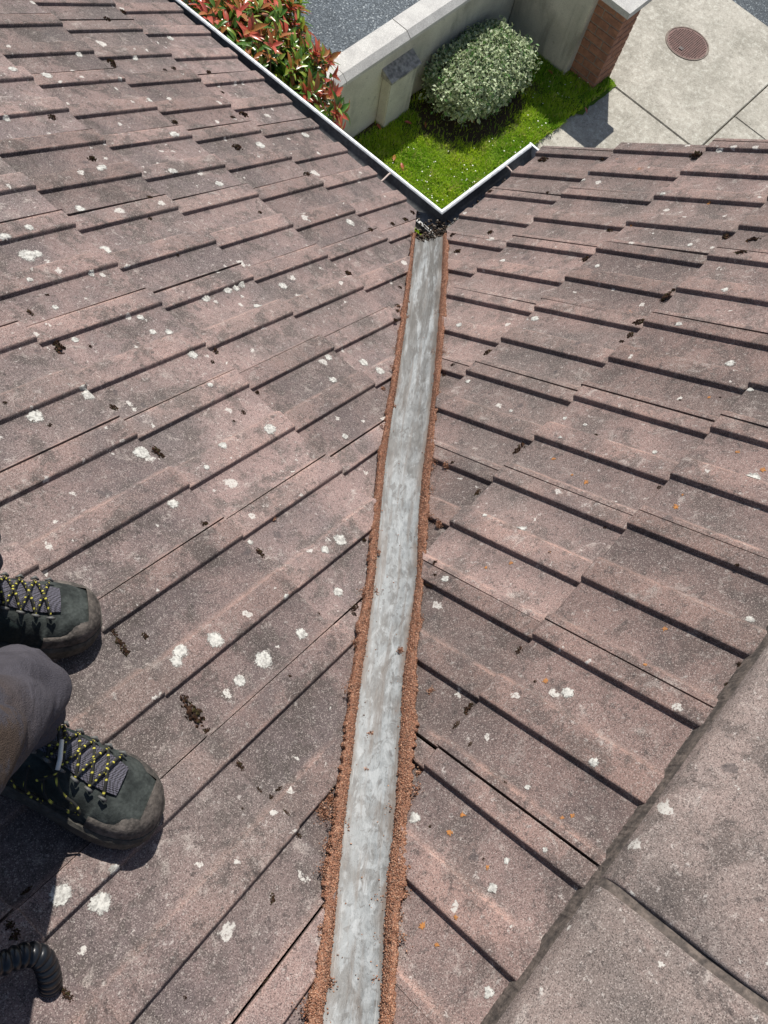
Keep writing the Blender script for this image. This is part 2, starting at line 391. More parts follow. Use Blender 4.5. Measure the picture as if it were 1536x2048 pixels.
# ------------------------------------------------------------------ garden wall, pier, manhole
def weathered(name, x0, x1, y0, y1, z0, z1, mat, nx=12, nz=6, amp=.003):
    bm = bmesh.new(); v, f = box(x0, x1, y0, y1, z0, z1)
    vs = [bm.verts.new(p) for p in v]; [bm.faces.new([vs[i] for i in q]) for q in f]
    bmesh.ops.bevel(bm, geom=bm.edges[:], offset=.008, segments=2, affect='EDGES')
    me = bpy.data.meshes.new(name); bm.to_mesh(me); bm.free(); me.materials.append(mat)
    o = bpy.data.objects.new(name, me); C.objects.link(o); return o
def wall_material():
    m = MB('stained wall render', .95, .2); n = m.noise(2.6, 7, .62); st = m.noise(5, 5, .6, .5, vec=m.scaled((1, 1, .22)))
    c = m.mix(m.ramp(n, .36, .62), (.56, .54, .46), (.44, .42, .355))
    c = m.mix(m.math('MULTIPLY', m.ramp(st, .52, .68), .75), c, (.25, .245, .21))
    c = m.mix(m.math('MULTIPLY', m.ramp(m.noise(17, 6, .7), .58, .70), .4), c, (.15, .15, .125))
    c = m.mix(1.0, c, m.gray(m.mrange(m.noise(150, 3), .3, .7, .86, 1.14)), 'MULTIPLY'); m.col(c)
    return m.bump(m.noise(60, 5), .3, .003).m
M_wall = wall_material()
WT = G+.70
gw = empty('garden_wall', (2.5, 2.15, G), 'long low rendered garden wall with pale coping behind the lawn', 'wall')
child(reg(weathered('wall_body', -.5, 4.30, 2.085, 2.235, G-.1, WT-.05, M_wall)), gw)
for x0, x1 in ((-.5, .78), (.783, 1.98), (1.984, 2.66), (2.664, 3.52), (3.524, 4.16)):
    # coping stone with a chamfered front, each a block of its own
    y0, y1, z0, z1 = 2.055, 2.265, WT-.05, WT+.018; ch = .045; d_ = random.uniform(-.002, .002)
    prof = [(y0, z0), (y0, z0+.028), (y0+ch, z1), (y1-.02, z1), (y1, z0+.03), (y1, z0)]
    V = [(x, y, z+d_) for x in (x0, x1) for y, z in prof]; k = len(prof)
    F = [tuple(range(k)), tuple(range(2*k-1, k-1, -1))]+[(i, i+k, (i+1) % k+k, (i+1) % k) for i in range(k)]
    child(reg(mesh_obj('coping_stone', V, [q[::-1] for q in F], M_coping)), gw)
bt = weathered('buttress', 2.43, 2.74, 1.995, 2.086, G-.05, G+.46, M_wall); child(reg(bt), gw)
V = [(2.415, 1.975, G+.462), (2.755, 1.975, G+.462), (2.755, 2.088, G+.462), (2.415, 2.088, G+.462),
     (2.415, 1.975, G+.478), (2.755, 1.975, G+.478), (2.755, 2.088, G+.535), (2.415, 2.088, G+.535)]
F = [(3,2,1,0),(4,5,6,7),(0,1,5,4),(1,2,6,5),(2,3,7,6),(3,0,4,7)]
child(reg(mesh_obj('buttress_cap', V, F, mottled('weathered slate cap', (.42, .40, .36), (.17, .165, .155), 30, .8, .8, 120, .4, .01))), gw)
cw = empty('boundary_wall', (4.2, 1.75, G), 'short rendered wall return joining the brick pier', 'wall')
child(reg(weathered('wall_body', 4.115, 4.27, 1.405, 2.08, G-.1, WT+.03, M_wall)), cw)
child(reg(bevel_box('coping_stone', 4.08, 4.30, 1.45, 2.05, WT+.03, WT+.09, M_coping, .008)), cw)

pier = empty('brick_pier', (4.33, 1.28, G), 'red brown brick gate pier with pale concrete cap beside the driveway', 'pier')
px0, px1, py0, py1, ph = 4.19, 4.46, 1.14, 1.415, .72
v, f = box(px0+.006, px1-.006, py0+.006, py1-.006, G-.1, G+ph); child(reg(mesh_obj('mortar_core', v, f, M_bmortar)), pier)
nc = 10; chh = ph/nc; bricks = {}
def brick_mesh(l, wd, h):
    key = (round(l, 3), round(wd, 3))
    if key not in bricks:
        o = bevel_box('brick', -l/2, l/2, -wd/2, wd/2, -h/2, h/2, M_brick, .004, 1); bricks[key] = o.data; bpy.data.objects.remove(o)
    return bricks[key]
def put_brick(x0, x1, y0, y1, zc):
    me = brick_mesh(x1-x0, y1-y0, chh-.010); o = bpy.data.objects.new('brick', me); C.objects.link(o)
    o.matrix_basis = Matrix.Translation(((x0+x1)/2+random.uniform(-.001, .001), (y0+y1)/2+random.uniform(-.001, .001), zc)) @ Matrix.Rotation(random.uniform(-.006, .006), 4, 'Z')
    child(o, pier)
bw = .085; j_ = .010
for k in range(nc):
    z = G+chh*(k+.5)
    if k % 2 == 0:
        put_brick(px0, px0+bw, py0, py1-bw-j_, z); put_brick(px1-bw, px1, py0+bw+j_, py1, z)
        put_brick(px0+bw+j_, px1, py0, py0+bw, z); put_brick(px0, px1-bw-j_, py1-bw, py1, z)
    else:
        put_brick(px0, px0+bw, py0+bw+j_, py1, z); put_brick(px1-bw, px1, py0, py1-bw-j_, z)
        put_brick(px0, px1-bw-j_, py0, py0+bw, z); put_brick(px0+bw+j_, px1, py1-bw, py1, z)
o_ = .035; zt = G+ph
V = [(px0-o_, py0-o_, zt), (px1+o_, py0-o_, zt), (px1+o_, py1+o_, zt), (px0-o_, py1+o_, zt), (px0-o_, py0-o_, zt+.05), (px1+o_, py0-o_, zt+.05), (px1+o_, py1+o_, zt+.05), (px0-o_, py1+o_, zt+.05), ((px0+px1)/2, (py0+py1)/2, zt+.085)]
F = [(3,2,1,0),(0,1,5,4),(1,2,6,5),(2,3,7,6),(3,0,4,7),(4,5,8),(5,6,8),(6,7,8),(7,4,8)]
child(reg(mesh_obj('pier_cap', V, F, M_coping)), pier)

M_rust = mottled('rusty red iron', (.175, .10, .085), (.13, .078, .066), 25, .75, .3, 200, .4)
mh = empty('manhole_cover', (5.40, .92, G), 'round rusty red studded manhole cover set in the concrete driveway', 'manhole cover')
mr = .192
def disc(r, z0, z1, n=48, cx=5.40, cy=.92):
    V = [(cx+r*math.cos(2*math.pi*i/n), cy+r*math.sin(2*math.pi*i/n), z) for z in (z0, z1) for i in range(n)]
    return V, [tuple(range(n, 2*n))]+[(i, (i+1) % n, (i+1) % n+n, i+n) for i in range(n)]
v, f = disc(mr, G-.02, G+.008); child(reg(mesh_obj('cover_plate', v, f, M_rust)), mh)
V, F = [], []; n = 56
for r_, z in ((mr+.004, G), (mr+.004, G+.010), (mr+.016, G+.010), (mr+.020, G+.003)):
    V += [(5.40+r_*math.cos(2*math.pi*i/n), .92+r_*math.sin(2*math.pi*i/n), z) for i in range(n)]
for q in range(3): F += [(q*n+i, (q+1)*n+i, (q+1)*n+(i+1) % n, q*n+(i+1) % n) for i in range(n)]
child(reg(mesh_obj('cover_frame', V, F, mottled('worn iron frame', (.14, .10, .085), (.2, .16, .13), 30))), mh)
parts = []; sp_ = .0185
for i in range(-11, 12):
    for j in range(-11, 12):
        x, y = i*sp_, j*sp_
        if math.hypot(x, y) > mr-.014 or (abs(x+.11) < .028 and abs(y) < .03): continue
        x += 5.40; y += .92; z0, z1 = G+.008, G+.0125; a, b = .0062, .0042
        parts.append(([(x-a, y-a, z0), (x+a, y-a, z0), (x+a, y+a, z0), (x-a, y+a, z0), (x-b, y-b, z1), (x+b, y-b, z1), (x+b, y+b, z1), (x-b, y+b, z1)],
                      [(4,5,6,7),(0,1,5,4),(1,2,6,5),(2,3,7,6),(3,0,4,7)]))
v, f = merge(parts); o = mesh_obj('stud_grid', v, f, M_rust); o['kind'] = 'stuff'; child(reg(o), mh)
v, f = box(5.272, 5.308, .900, .940, G+.009, G+.015); child(reg(mesh_obj('key_slot', v, f, simple('dark iron', (.06, .045, .04), .6))), mh)

# ------------------------------------------------------------------ house: slopes, tiles
house = empty('house', (-1.5, -.8, G), 'bungalow with brown concrete tiled roof, two slopes meeting at a valley', 'house')
tL, tR = math.tan(PL), math.tan(PR)
def zL(x, y): return -x*tL
def zR(x, y): return -y*tR
DO = .085
def deckpt(x, y, sl): 
    z = (zL(x, y) if sl == 'L' else zR(x, y)) - DO/(math.cos(PL) if sl == 'L' else math.cos(PR)); return (x, y, z)
vy = lambda x: x*tL/tR
slopeL = mesh_obj('roof_slope', [deckpt(.03, vy(.0), 'L'), deckpt(.03, 3.02, 'L'), deckpt(-2.42, 3.02, 'L'), deckpt(-2.42, vy(-2.42), 'L')], [(0, 1, 2, 3)], M_deck)
slopeL['label'] = 'greyer roof slope with white lichen spots and dark moss'
child(reg(slopeL), house)
YR = -1.53
slopeR = mesh_obj('roof_slope', [deckpt(0, -.02, 'R'), deckpt(-YR*0+YR*tR/tL, YR, 'R'), deckpt(.55, YR, 'R'), deckpt(.55, -.02, 'R')], [(0, 1, 2, 3)], M_deck)
slopeR['label'] = 'redder roof slope with orange lichen specks'
child(reg(slopeR), house)

# measured valley edges in the picture's terms, turned into points on the slopes
LE = [(470, 824, 832), (560, 813, 823), (650, 799, 812), (760, 782, 797), (850, 767, 782), (950, 752, 769), (1050, 744, 760), (1150, 733, 752),
      (1250, 716, 740), (1350, 702, 725), (1450, 691, 713), (1550, 679, 702), (1650, 664, 690), (1750, 650, 681), (1850, 640, 672), (1950, 626, 662), (2060, 608, 645), (2250, 570, 618)]
RE = [(470, 885, 899), (560, 882, 896), (650, 875, 890), (760, 866, 882), (850, 856, 872), (950, 843, 863), (1050, 834, 856), (1150, 832, 849),
      (1250, 818, 842), (1350, 803, 836), (1450, 797, 834), (1550, 791, 826), (1650, 785, 816), (1750, 771, 812), (1850, 766, 801), (1950, 762, 796), (2060, 754, 787), (2250, 735, 772)]
Lo = [onL(x, y, -.004) for y, x, _ in LE]; Li = [onL(x, y, -.016) for y, _, x in LE]
Ri = [onR(x, y, -.02) for y, x, _ in RE]; Ro = [onR(x, y, -.012) for y, _, x in RE]
def cutline(a, b): return [(p+q)/2 for p, q in zip(a, b)]
cutL, cutR = cutline(Lo, Li), cutline(Ro, Ri)

PROF = [(-.0075, 0), (-.0050, .0012), (-.0032, .0060), (-.0018, .0122), (.0004, .0148), (.0045, .0155), (.0415, .0156), (.0470, .0155), (.0500, .0145), (.0615, .0012), (.064, 0)]
KZ = .80; PROF = [(x, z*KZ) for x, z in PROF]
def tile_mesh(jo, mirror, mat, name):
    """two-roll interlocking tile; local x across, y up the slope from the lower end, z out of the roof"""
    gap = .0016; pts = []
    def roll(c, lo, hi):
        for s, z in PROF:
            if lo < s < hi: pts.append((c+s, z))
    ztop = lambda s: np.interp(s, [p[0] for p in PROF], [p[1] for p in PROF])
    pts.append((gap, ztop(jo))); roll(-jo, jo+.003, 1)
    roll(.15-jo, -1, 1)
    for s, z in PROF:
        if s < jo-.003: pts.append((.30-jo+s, z))
    pts.append((.30-gap, ztop(jo)))
    T = .013; Lg = .425; tilt = .024/.348
    rows = [(.004, -T, 0), (0, -T*.9, 0), (0, -.0035, 0), (.0035, 0, 0), (Lg*.45, 0, 0), (Lg, 0, 0)]
    V, F, cl = [], [], []
    for y, dz, _ in rows:
        for x, z in pts:
            V.append((-x if mirror else x, y, z-.0155*KZ+dz-tilt*y)); zz = z/KZ; cl.append(.75 if zz > .0152 else (1.9 if .0140 < zz < .0150 else (.5 if zz > .011 else 0.0)))  # roll edges palest: a sunlit rim painted in; crest tone is wear
    n = len(pts)
    for r in range(len(rows)-1):
        for i in range(n-1):
            q = (r*n+i, r*n+i+1, (r+1)*n+i+1, (r+1)*n+i); F.append(q[::-1] if mirror else q)
    # side lips give the joint its depth
    for e in (0, n-1):
        base = len(V)
        for r in range(2, len(rows)):
            x, y, z = V[r*n+e]; V.append((x, y, z-.016)); cl.append(0)
        for k, r in enumerate(range(2, len(rows)-1)):
            q = (r*n+e, (r+1)*n+e, base+k+1, base+k)
            F.append(q if (e == 0) != mirror else q[::-1])
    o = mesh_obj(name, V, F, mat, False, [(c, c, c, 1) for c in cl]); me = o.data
    me.polygons.foreach_set('use_smooth', [True]*len(me.polygons))
    me.set_sharp_from_angle(angle=R(40))
    bpy.data.objects.remove(o); return me
JL, JR = .050, .036
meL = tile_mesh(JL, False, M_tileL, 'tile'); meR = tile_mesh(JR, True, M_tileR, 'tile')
polysV, polysF = [], []
def near(line, p):
    best = None
    for a, b in zip(line[:-1], line[1:]):
        ab = Vector((b.x-a.x, b.y-a.y)); t = max(0, min(1, Vector((p.x-a.x, p.y-a.y)).dot(ab)/ab.length_squared))
        q = Vector((a.x, a.y))+ab*t; d = (q-Vector((p.x, p.y))).length
        if best is None or d < best[0]: best = (d, q, ab.normalized())
    return best
def put_tile(me, M, slope, line, side):
    """side: +1 keeps what lies left of the valley line seen going up it"""
    ws = [M @ v.co for v in me.vertices]
    ctr = sum(ws, Vector())/len(ws)
    # valley line extended at both ends
    d, q, t = near(line, ctr); nn = Vector((-t.y, t.x))*side
    s = [(Vector((p.x, p.y))-near(line, p)[1]).dot(Vector((-near(line, p)[2].y, near(line, p)[2].x))*side) for p in (ws[0], ws[len(ws)//3], ws[len(ws)//2], ws[-1], ctr)]
    sd = [(Vector((p.x, p.y))-q).dot(nn) for p in ws]
    if max(sd) < .004: return None
    mesh = me
    if min(sd) < 0:
        bm = bmesh.new(); bm.from_mesh(me); bm.transform(M)
        # best local cut: use line piece nearest to where the tile straddles it
        cut = [p for p, k in zip(ws, sd) if abs(k) < .12] or [ctr]; c2 = sum(cut, Vector())/len(cut); d, q, t = near(line, c2); nn = Vector((-t.y, t.x))*side
        bmesh.ops.bisect_plane(bm, geom=bm.verts[:]+bm.edges[:]+bm.faces[:], plane_co=(q.x, q.y, 0), plane_no=(-nn.x, -nn.y, 0), clear_outer=True)
        if len(bm.faces) == 0: bm.free(); return None
        bm.transform(M.inverted()); mesh = bpy.data.meshes.new('tile'); bm.to_mesh(mesh); bm.free()
        for m_ in me.materials:
            if not len(mesh.materials): mesh.materials.append(m_)
    o = bpy.data.objects.new('tile', mesh); C.objects.link(o); o.matrix_basis = M; child(o, slope)
    n0 = len(polysV)
    polysV.extend([M @ v.co for v in mesh.vertices]); polysF.extend([[i+n0 for i in p.vertices] for p in mesh.polygons])
    return o
def jit(): return Matrix.Translation((random.uniform(-.0012, .0012), random.uniform(-.004, .004), random.uniform(-.0015, .0025))) @ Matrix.Rotation(random.gauss(0, .005), 4, 'Z') @ Matrix.Rotation(random.gauss(0, .004), 4, 'X')
for c in range(0, 8):
    for i in range(-6, 10):
        s0 = SL - .30*(i+1) + JL
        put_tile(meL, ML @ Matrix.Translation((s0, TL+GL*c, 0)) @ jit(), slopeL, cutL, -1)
for c in range(0, 5):
    for i in range(0, 9):
        s0 = SR - .30*(i+1) + JR            # local x runs against s on this slope
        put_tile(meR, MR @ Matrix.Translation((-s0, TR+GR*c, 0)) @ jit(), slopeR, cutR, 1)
# verge: the narrow outer edge tiles past the last roll
for c in range(0, 5):
    prof = [(JR+.0016, .0155*KZ), (.050, .0155*KZ), (.056, .010), (.058, -.045)]
    V, F = [], []
    for y, dz in ((0, -.014), (0, -.003), (.0035, 0), (.425, 0)):
        for x, z in prof: V.append((-x, y, z-.0155*KZ+dz-.069*y))
    for r in range(3):
        for i in range(3): F.append((r*4+i, (r+1)*4+i, (r+1)*4+i+1, r*4+i+1))
    o = mesh_obj('verge_tile', V, F, M_tileR, True, [(1, 1, 1, 1)]*len(V)); o.data.set_sharp_from_angle(angle=R(38))
    o.matrix_basis = MR @ Matrix.Translation((-SR, TR+GR*c, 0)); child(o, slopeR)
    n0 = len(polysV); polysV.extend([o.matrix_basis @ v.co for v in o.data.vertices]); polysF.extend([[i+n0 for i in p.vertices] for p in o.data.polygons])
bvh = BVHTree.FromPolygons(polysV, polysF)

# ------------------------------------------------------------------ ridge of the small gable
ridge = empty('roof_ridge', (-.8, -1.5, 1.2), None, None); child(ridge, house)
tdir = Vector((0, -math.cos(PR), math.sin(PR)))
edge0 = onR(1228, 1752, .014); y0r = edge0.y; z0r = edge0.z
# profile in (y, z): thick lower edge, flat wing, rounded crown, other wing
wing = .205; crown = []
pa = R(33)
ys = [y0r+.004, y0r+.0015, y0r-.004, y0r-.012]; zs = [z0r-.026, z0r-.006, z0r+.001, z0r+.0075]
for k in range(1, 6): ys.append(y0r-.012-wing*math.cos(pa)*k/5); zs.append(z0r+.0075+wing*math.sin(pa)*k/5)
yc, zc = ys[-1], zs[-1]
for k in range(1, 7):
    a = pa*(1-k/6); ys.append(ys[-1]-.016*math.cos(a)); zs.append(zs[-1]+.016*math.sin(a))
half = list(zip(ys, zs)); yr_ = half[-1][0]
prof = half + [(2*yr_-y, z) for y, z in half[-2::-1]]
xj = onR(1222, 1748, .045).x
def ridge_tile(x0, x1, dz):
    xs = [x0, x0+.002, x0+.006] + [x0+(x1-x0)*k/6 for k in range(1, 6)] + [x1-.006, x1-.002, x1]
    ds = [-.006, -.002, 0]+[0]*5+[0, -.002, -.006]; V, F = [], []; n = len(prof)
    for x, d in zip(xs, ds):
        for y, z in prof: V.append((x+.002*noise.noise(Vector((x, y*20, z*20))), y, z+d+dz+.0015*noise.noise(Vector((x*9, y*14, 3)))))
    for r in range(len(xs)-1):
        for i in range(n-1): F.append((r*n+i, (r+1)*n+i, (r+1)*n+i+1, r*n+i+1))
    F.append(tuple(range(n))); F.append(tuple(range((len(xs)-1)*n, len(xs)*n))[::-1])
    o = mesh_obj('ridge_tile', V, F, M_ridge, True, [(.2, .2, .2, 1)]*len(V)); o.data.set_sharp_from_angle(angle=R(50)); child(reg(o), ridge)
    n0 = len(polysV); polysV.extend([Vector(v) for v in V]); polysF.extend([list(q) for q in F[:-2]])
gapr = .012
ridge_tile(xj, xj+.45, .004); ridge_tile(xj+.462, xj+.91, 0); ridge_tile(xj+.922, xj+1.37, .002); ridge_tile(xj+1.382, .60, 0)
ridge_tile(xj-gapr-.45, xj-gapr, 0); ridge_tile(xj-gapr-.93, xj-gapr-.462, .002)
# mortar in the joint and the bedding under the edge
def ridge_mortar(x0, x1, drop, name):
    V, F = [], []; n = len(prof); k = 8
    for r in range(k+1):
        x = x0+(x1-x0)*r/k
        for y, z in prof: V.append((x, y+(.004 if y > yr_ else -.004)*0, z-drop+.004*noise.noise(Vector((x*60, y*45, 5)))))
    for r in range(k):
        for i in range(n-1): F.append((r*n+i, (r+1)*n+i, (r+1)*n+i+1, r*n+i+1))
    child(reg(mesh_obj(name, V, F, M_grey_mortar, True)), ridge)
ridge_mortar(xj-gapr-.004, xj+.001, .004, 'joint_mortar')
for q in (.456, .916, 1.376): ridge_mortar(xj+q-.008, xj+q+.008, .010, 'joint_mortar')
V, F = [], []; nb = 900
for i in range(nb+1):
    x = -2.15+2.75*i/nb
    nn_ = noise.noise(Vector((x*14, 2, 0))); n2_ = noise.noise(Vector((x*170, 7, 0)))
    p0 = Vector((x, y0r+.0055+.0015*nn_+.0012*n2_, 0)); p0.z = -p0.y*tR-.045
    p1 = Vector((x, y0r+.0040+.0012*nn_+.0008*n2_, 0)); p1.z = -p1.y*tR-.014+.003*nn_
    p2 = Vector((x, y0r+.0015+.0006*n2_, z0r-.018)); p3 = Vector((x, y0r-.03, z0r-.02))
    V += [p0, p1, p2, p3]
for i in range(nb):
    for k in range(3): F.append((i*4+k, (i+1)*4+k, (i+1)*4+k+1, i*4+k+1))
child(reg(mesh_obj('mortar_bed', V, F, M_grey_mortar)), ridge)
# slope on the far side of the ridge
bs = mesh_obj('roof_slope', [(-2.6, yr_-.03, z0r+.02), (.55, yr_-.03, z0r+.02), (.55, yr_-1.55, z0r-1.28), (-2.6, yr_-1.55, z0r-1.28)], [(0, 3, 2, 1)], M_tileR); child(reg(bs), house)

# ------------------------------------------------------------------ valley: sheets, mortar with grains
valley = empty('valley', (-1, -.6, .6), None, None); child(valley, house)
ND = 120
def samp(P, t):
    i = min(int(t*(len(P)-1)), len(P)-2); f_ = t*(len(P)-1)-i
    return P[i].lerp(P[i+1], f_)
def smax(a, b, k=.012):
    h = max(k-abs(a-b), 0)/k; return max(a, b)+h*h*k*.25
def liner(t0, t1, lift, name):
    V, F, cl, run = [], [], [], []; nn = 14; n1 = 90
    for j in range(n1+1):
        t = t0+(t1-t0)*j/n1; a, b = samp(Li, t), samp(Ri, t); a = a+(a-b)*.10; b2 = b+(b-a)*.10
        for i in range(nn+1):
            u = i/nn; p = a.lerp(b2, u); z = smax(zL(p.x, p.y), zR(p.x, p.y), .05)-.030
            z += .0022*noise.noise(Vector((p.x*14, p.y*14, 0)))+.0008*noise.noise(Vector((p.x*50, p.y*50, 0)))+lift
            if j == n1 and lift > 0: z -= lift
            V.append((p.x, p.y, z)); e = abs(2*u-1)**2.0; cl.append((e, e, e, 1)); run.append((u*.13, t*2.4, 0))
    for j in range(n1):
        for i in range(nn): q = j*(nn+1)+i; F.append((q, q+nn+1, q+nn+2, q+1))
    o = mesh_obj(name, V, F, M_liner, True, cl)
    at = o.data.attributes.new('run', 'FLOAT_VECTOR', 'POINT'); at.data.foreach_set('vector', np.asarray(run, np.float32).ravel())
    child(reg(o), valley); return o
tj = (0.36)
for k in range(200):
    t_ = k/200; p = samp(cutL, t_)
    if (p-CAM).dot(fw) > 0:
        yy = 1024-FPX*(p-CAM).dot(up)/(p-CAM).dot(fw)
        if yy < 1040: tj = t_
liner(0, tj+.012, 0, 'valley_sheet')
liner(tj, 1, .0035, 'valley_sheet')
# overlap edge of the upper sheet
def bead(outer, inner, n, name, hump, tv=(0, 1)):
    V, F = [], []; k = 7; n1 = 420
    for j in range(n1+1):
        t = tv[0]+(tv[1]-tv[0])*j/n1; a, b = samp(outer, t), samp(inner, t)
        wob = .35*noise.noise(Vector((t*35, hump*900, 0)))+.25*noise.noise(Vector((t*200, hump*900, 4)))
        a = a+(a-b)*min(.45, max(-.08, wob)); b = b+(b-a)*.10*noise.noise(Vector((t*150, 9, 0)))
        for i in range(k):
            u = i/(k-1); p = a.lerp(b, u); h = hump*math.sin(math.pi*u)**.6
            z = p.z + h*(1+.5*noise.noise(Vector((t*90, u*3, 1)))) - (.012 if i in (0, k-1) else 0) - (.012 if i == k-1 else 0)
            V.append(Vector((p.x, p.y, z)))
    for j in range(n1):
        for i in range(k-1): q = j*k+i; F.append((q, q+k, q+k+1, q+1))
    o = mesh_obj(name, V, F, M_mortar, True); child(reg(o), valley); return V, k, n1
OCT_V = np.array([(1,0,0),(-1,0,0),(0,1,0),(0,-1,0),(0,0,1),(0,0,-1)], float)
OCT_F = np.array([(0,2,4),(2,1,4),(1,3,4),(3,0,4),(2,0,5),(1,2,5),(3,1,5),(0,3,5)])
def grains(P, size, name, parent, pal, jitz=.0):
    P = np.asarray(P); n = len(P); s = rng.uniform(size[0], size[1], (n, 1, 1))*np.clip(rng.normal(1, .25, (n, 1, 3)), .5, 1.6)
    a = rng.uniform(0, 2*np.pi, n); ca, sa = np.cos(a), np.sin(a)
    V = OCT_V[None]*s; x = V[:, :, 0]*ca[:, None]-V[:, :, 1]*sa[:, None]; y = V[:, :, 0]*sa[:, None]+V[:, :, 1]*ca[:, None]
    V = np.stack([x, y, V[:, :, 2]], 2)+P[:, None, :]
    F = (OCT_F[None]+6*np.arange(n)[:, None, None]).reshape(-1, 3)
    pal = np.array(pal); ci = pal[rng.integers(0, len(pal), n)]*rng.uniform(.75, 1.25, (n, 1))
    cols = np.concatenate([np.repeat(ci, 6, 0), np.ones((n*6, 1))], 1)
    o = np_mesh(name, V.reshape(-1, 3), F, M_grain, cols, True); o['kind'] = 'stuff'
    if parent: child(reg(o), parent)
    return o
PAL = [(.27, .128, .078), (.33, .172, .105), (.20, .092, .056), (.42, .25, .165), (.15, .072, .046), (.29, .128, .070), (.22, .135, .096)]
gp = []
for o_l, i_l, hp in ((Lo, Li, .012), (Ro, Ri, .012)):
    V, k, n1 = bead(o_l, i_l, 0, 'mortar_strip', hp)
    for q in range(30000):
        j = random.random()**.85*n1; j0 = min(int(j), n1-1); fj = j-j0; u = random.random()*(k-1)*1.0; u0 = min(int(u), k-2); fu = u-u0
        a = V[j0*k+u0].lerp(V[j0*k+u0+1], fu); b = V[(j0+1)*k+u0].lerp(V[(j0+1)*k+u0+1], fu); gp.append(a.lerp(b, fj)+Vector((random.gauss(0, .0006), random.gauss(0, .0006), .0004)))
    # spilled lumps and crumbs beside the strip
    for q in range(26):
        j = random.randrange(n1); e = random.choice((0, 0, k-1, k-1, k-1)); p = V[j*k+e]; s = random.uniform(.004, .011)
        for w_ in range(int(60*s/.006)):
            gp.append(p+Vector((random.gauss(0, s*.7), random.gauss(0, s*.7), .012+abs(random.gauss(0, s*.5)))))
# crumbs lying in the sheet
for q in range(90):
    t = random.random(); a, b = samp(Li, t), samp(Ri, t); u = random.choice((random.betavariate(.5, 4), 1-random.betavariate(.5, 4), random.random())); p = a.lerp(b, u)
    gp.append(Vector((p.x, p.y, smax(zL(p.x, p.y), zR(p.x, p.y), .05)-.0255)))
# lumps pushed out over the tiles, where the photograph shows them
for (x, y, n_, sx) in ((645, 1625, 200, .016), (660, 1600, 160, .012), (880, 1048, 150, .011), (893, 932, 110, .010), (766, 778, 60, .007), (748, 1075, 40, .006), (757, 1105, 50, .006),
                       (740, 1468, 50, .006), (548, 1038, 40, .005), (655, 1965, 120, .010), (805, 1790, 110, .010), (795, 1835, 80, .009), (862, 1382, 40, .007), (800, 1300, 60, .006), (733, 1540, 30, .005), (838, 1545, 60, .006), (1100, 1105, 6, .003)):
    hit = bvh.ray_cast(CAM, ray(x, y))[0]
    c_ = hit if hit else at_z(x, y, smax(zL(*onL(x, y)[:2]), zR(*onL(x, y)[:2]))-.02)
    for q in range(n_*2): gp.append(c_+Vector((random.gauss(0, sx*.45), random.gauss(0, sx*.45), abs(random.gauss(0, sx*.35)))))
grains(gp, (.0007, .0016), 'mortar_grains', valley, PAL)

# ------------------------------------------------------------------ lichen crusts and moss on the slopes
MSH = {}
def crust(px, py, rpx, parent, ragged=.16, name='lichen_patch', mat=M_lichen, lift=.0016):
    hit, nrm, _, dist = bvh.ray_cast(CAM, ray(px, py))
    if hit is None: return
    r = rpx*dist/FPX/1.0; n = NL if parent is slopeL else NR
    e1 = n.orthogonal().normalized(); e2 = n.cross(e1); sd = random.random()*99
    N1 = 24; V = []; rings = (0, .55, 1.0)
    h0 = hit.dot(n)
    def proj(p):
        for k in range(5):
            h = bvh.ray_cast(p+n*.06, -n)[0]
            if h and abs(h.dot(n)-h0) < .0055: return h
            p = p.lerp(hit, .3)
        return hit
    V.append(proj(hit)+n*lift); cl = [(1, 1, 1, 1)]
    for q, rr in enumerate(rings[1:]):
        for k in range(N1):
            a = 2*math.pi*k/N1
            f_ = 1+ragged*(noise.noise(Vector((math.cos(a)*1.8+sd, math.sin(a)*1.8, 0)))*1.4+noise.noise(Vector((math.cos(a)*5+sd, math.sin(a)*5, 3)))*.9)
            V.append(proj(hit+(e1*math.cos(a)+e2*math.sin(a))*r*1.25*rr*max(.25, f_))+n*(lift if q == 0 else .0004)); c_ = 1-rr; cl.append((c_*1.3, c_*1.3, c_*1.3, 1))
    F = [(0, 1+k, 1+(k+1) % N1) for k in range(N1)]+[(1+k, 1+N1+k, 1+N1+(k+1) % N1, 1+(k+1) % N1) for k in range(N1)]
    o = mesh_obj(name, V, F, mat, True, cl); child(reg(o), parent)
for a in ((210, 500, 11), (55, 511, 15), (75, 508, 9), (70, 833, 15), (385, 710, 10), (540, 858, 13), (283, 905, 15), (413, 935, 6), (168, 775, 12), (178, 790, 13), (430, 1280, 17), (360, 1302, 16),
          (352, 1322, 12), (528, 1320, 19), (478, 1362, 12), (603, 1268, 12), (573, 1195, 7), (121, 1790, 18), (199, 1805, 19), (230, 1742, 11), (350, 270, 10), (482, 568, 9), (454, 580, 10), (472, 577, 8),
          (680, 1080, 14), (676, 1184, 11), (760, 742, 10), (727, 725, 10), (281, 635, 7), (305, 664, 7), (338, 665, 8), (566, 572, 9), (411, 597, 10), (517, 613, 9), (666, 760, 8), (657, 715, 8), (690, 873, 7), (150, 680, 7), (204, 333, 8), (200, 338, 6),
          (341, 77, 6), (157, 108, 7), (93, 150, 9), (25, 138, 8), (270, 115, 6), (12, 235, 7), (346, 343, 9), (438, 368, 8), (10, 475, 12), (160, 418, 9), (58, 455, 8), (520, 290, 9), (610, 270, 8), (700, 445, 9), (182, 545, 7), (60, 560, 6), (420, 770, 6), (445, 890, 9), (346, 1008, 11), (110, 615, 6), (650, 1100, 9), (500, 1085, 6), (300, 200, 6), (240, 160, 5)):
    crust(*a, slopeL)
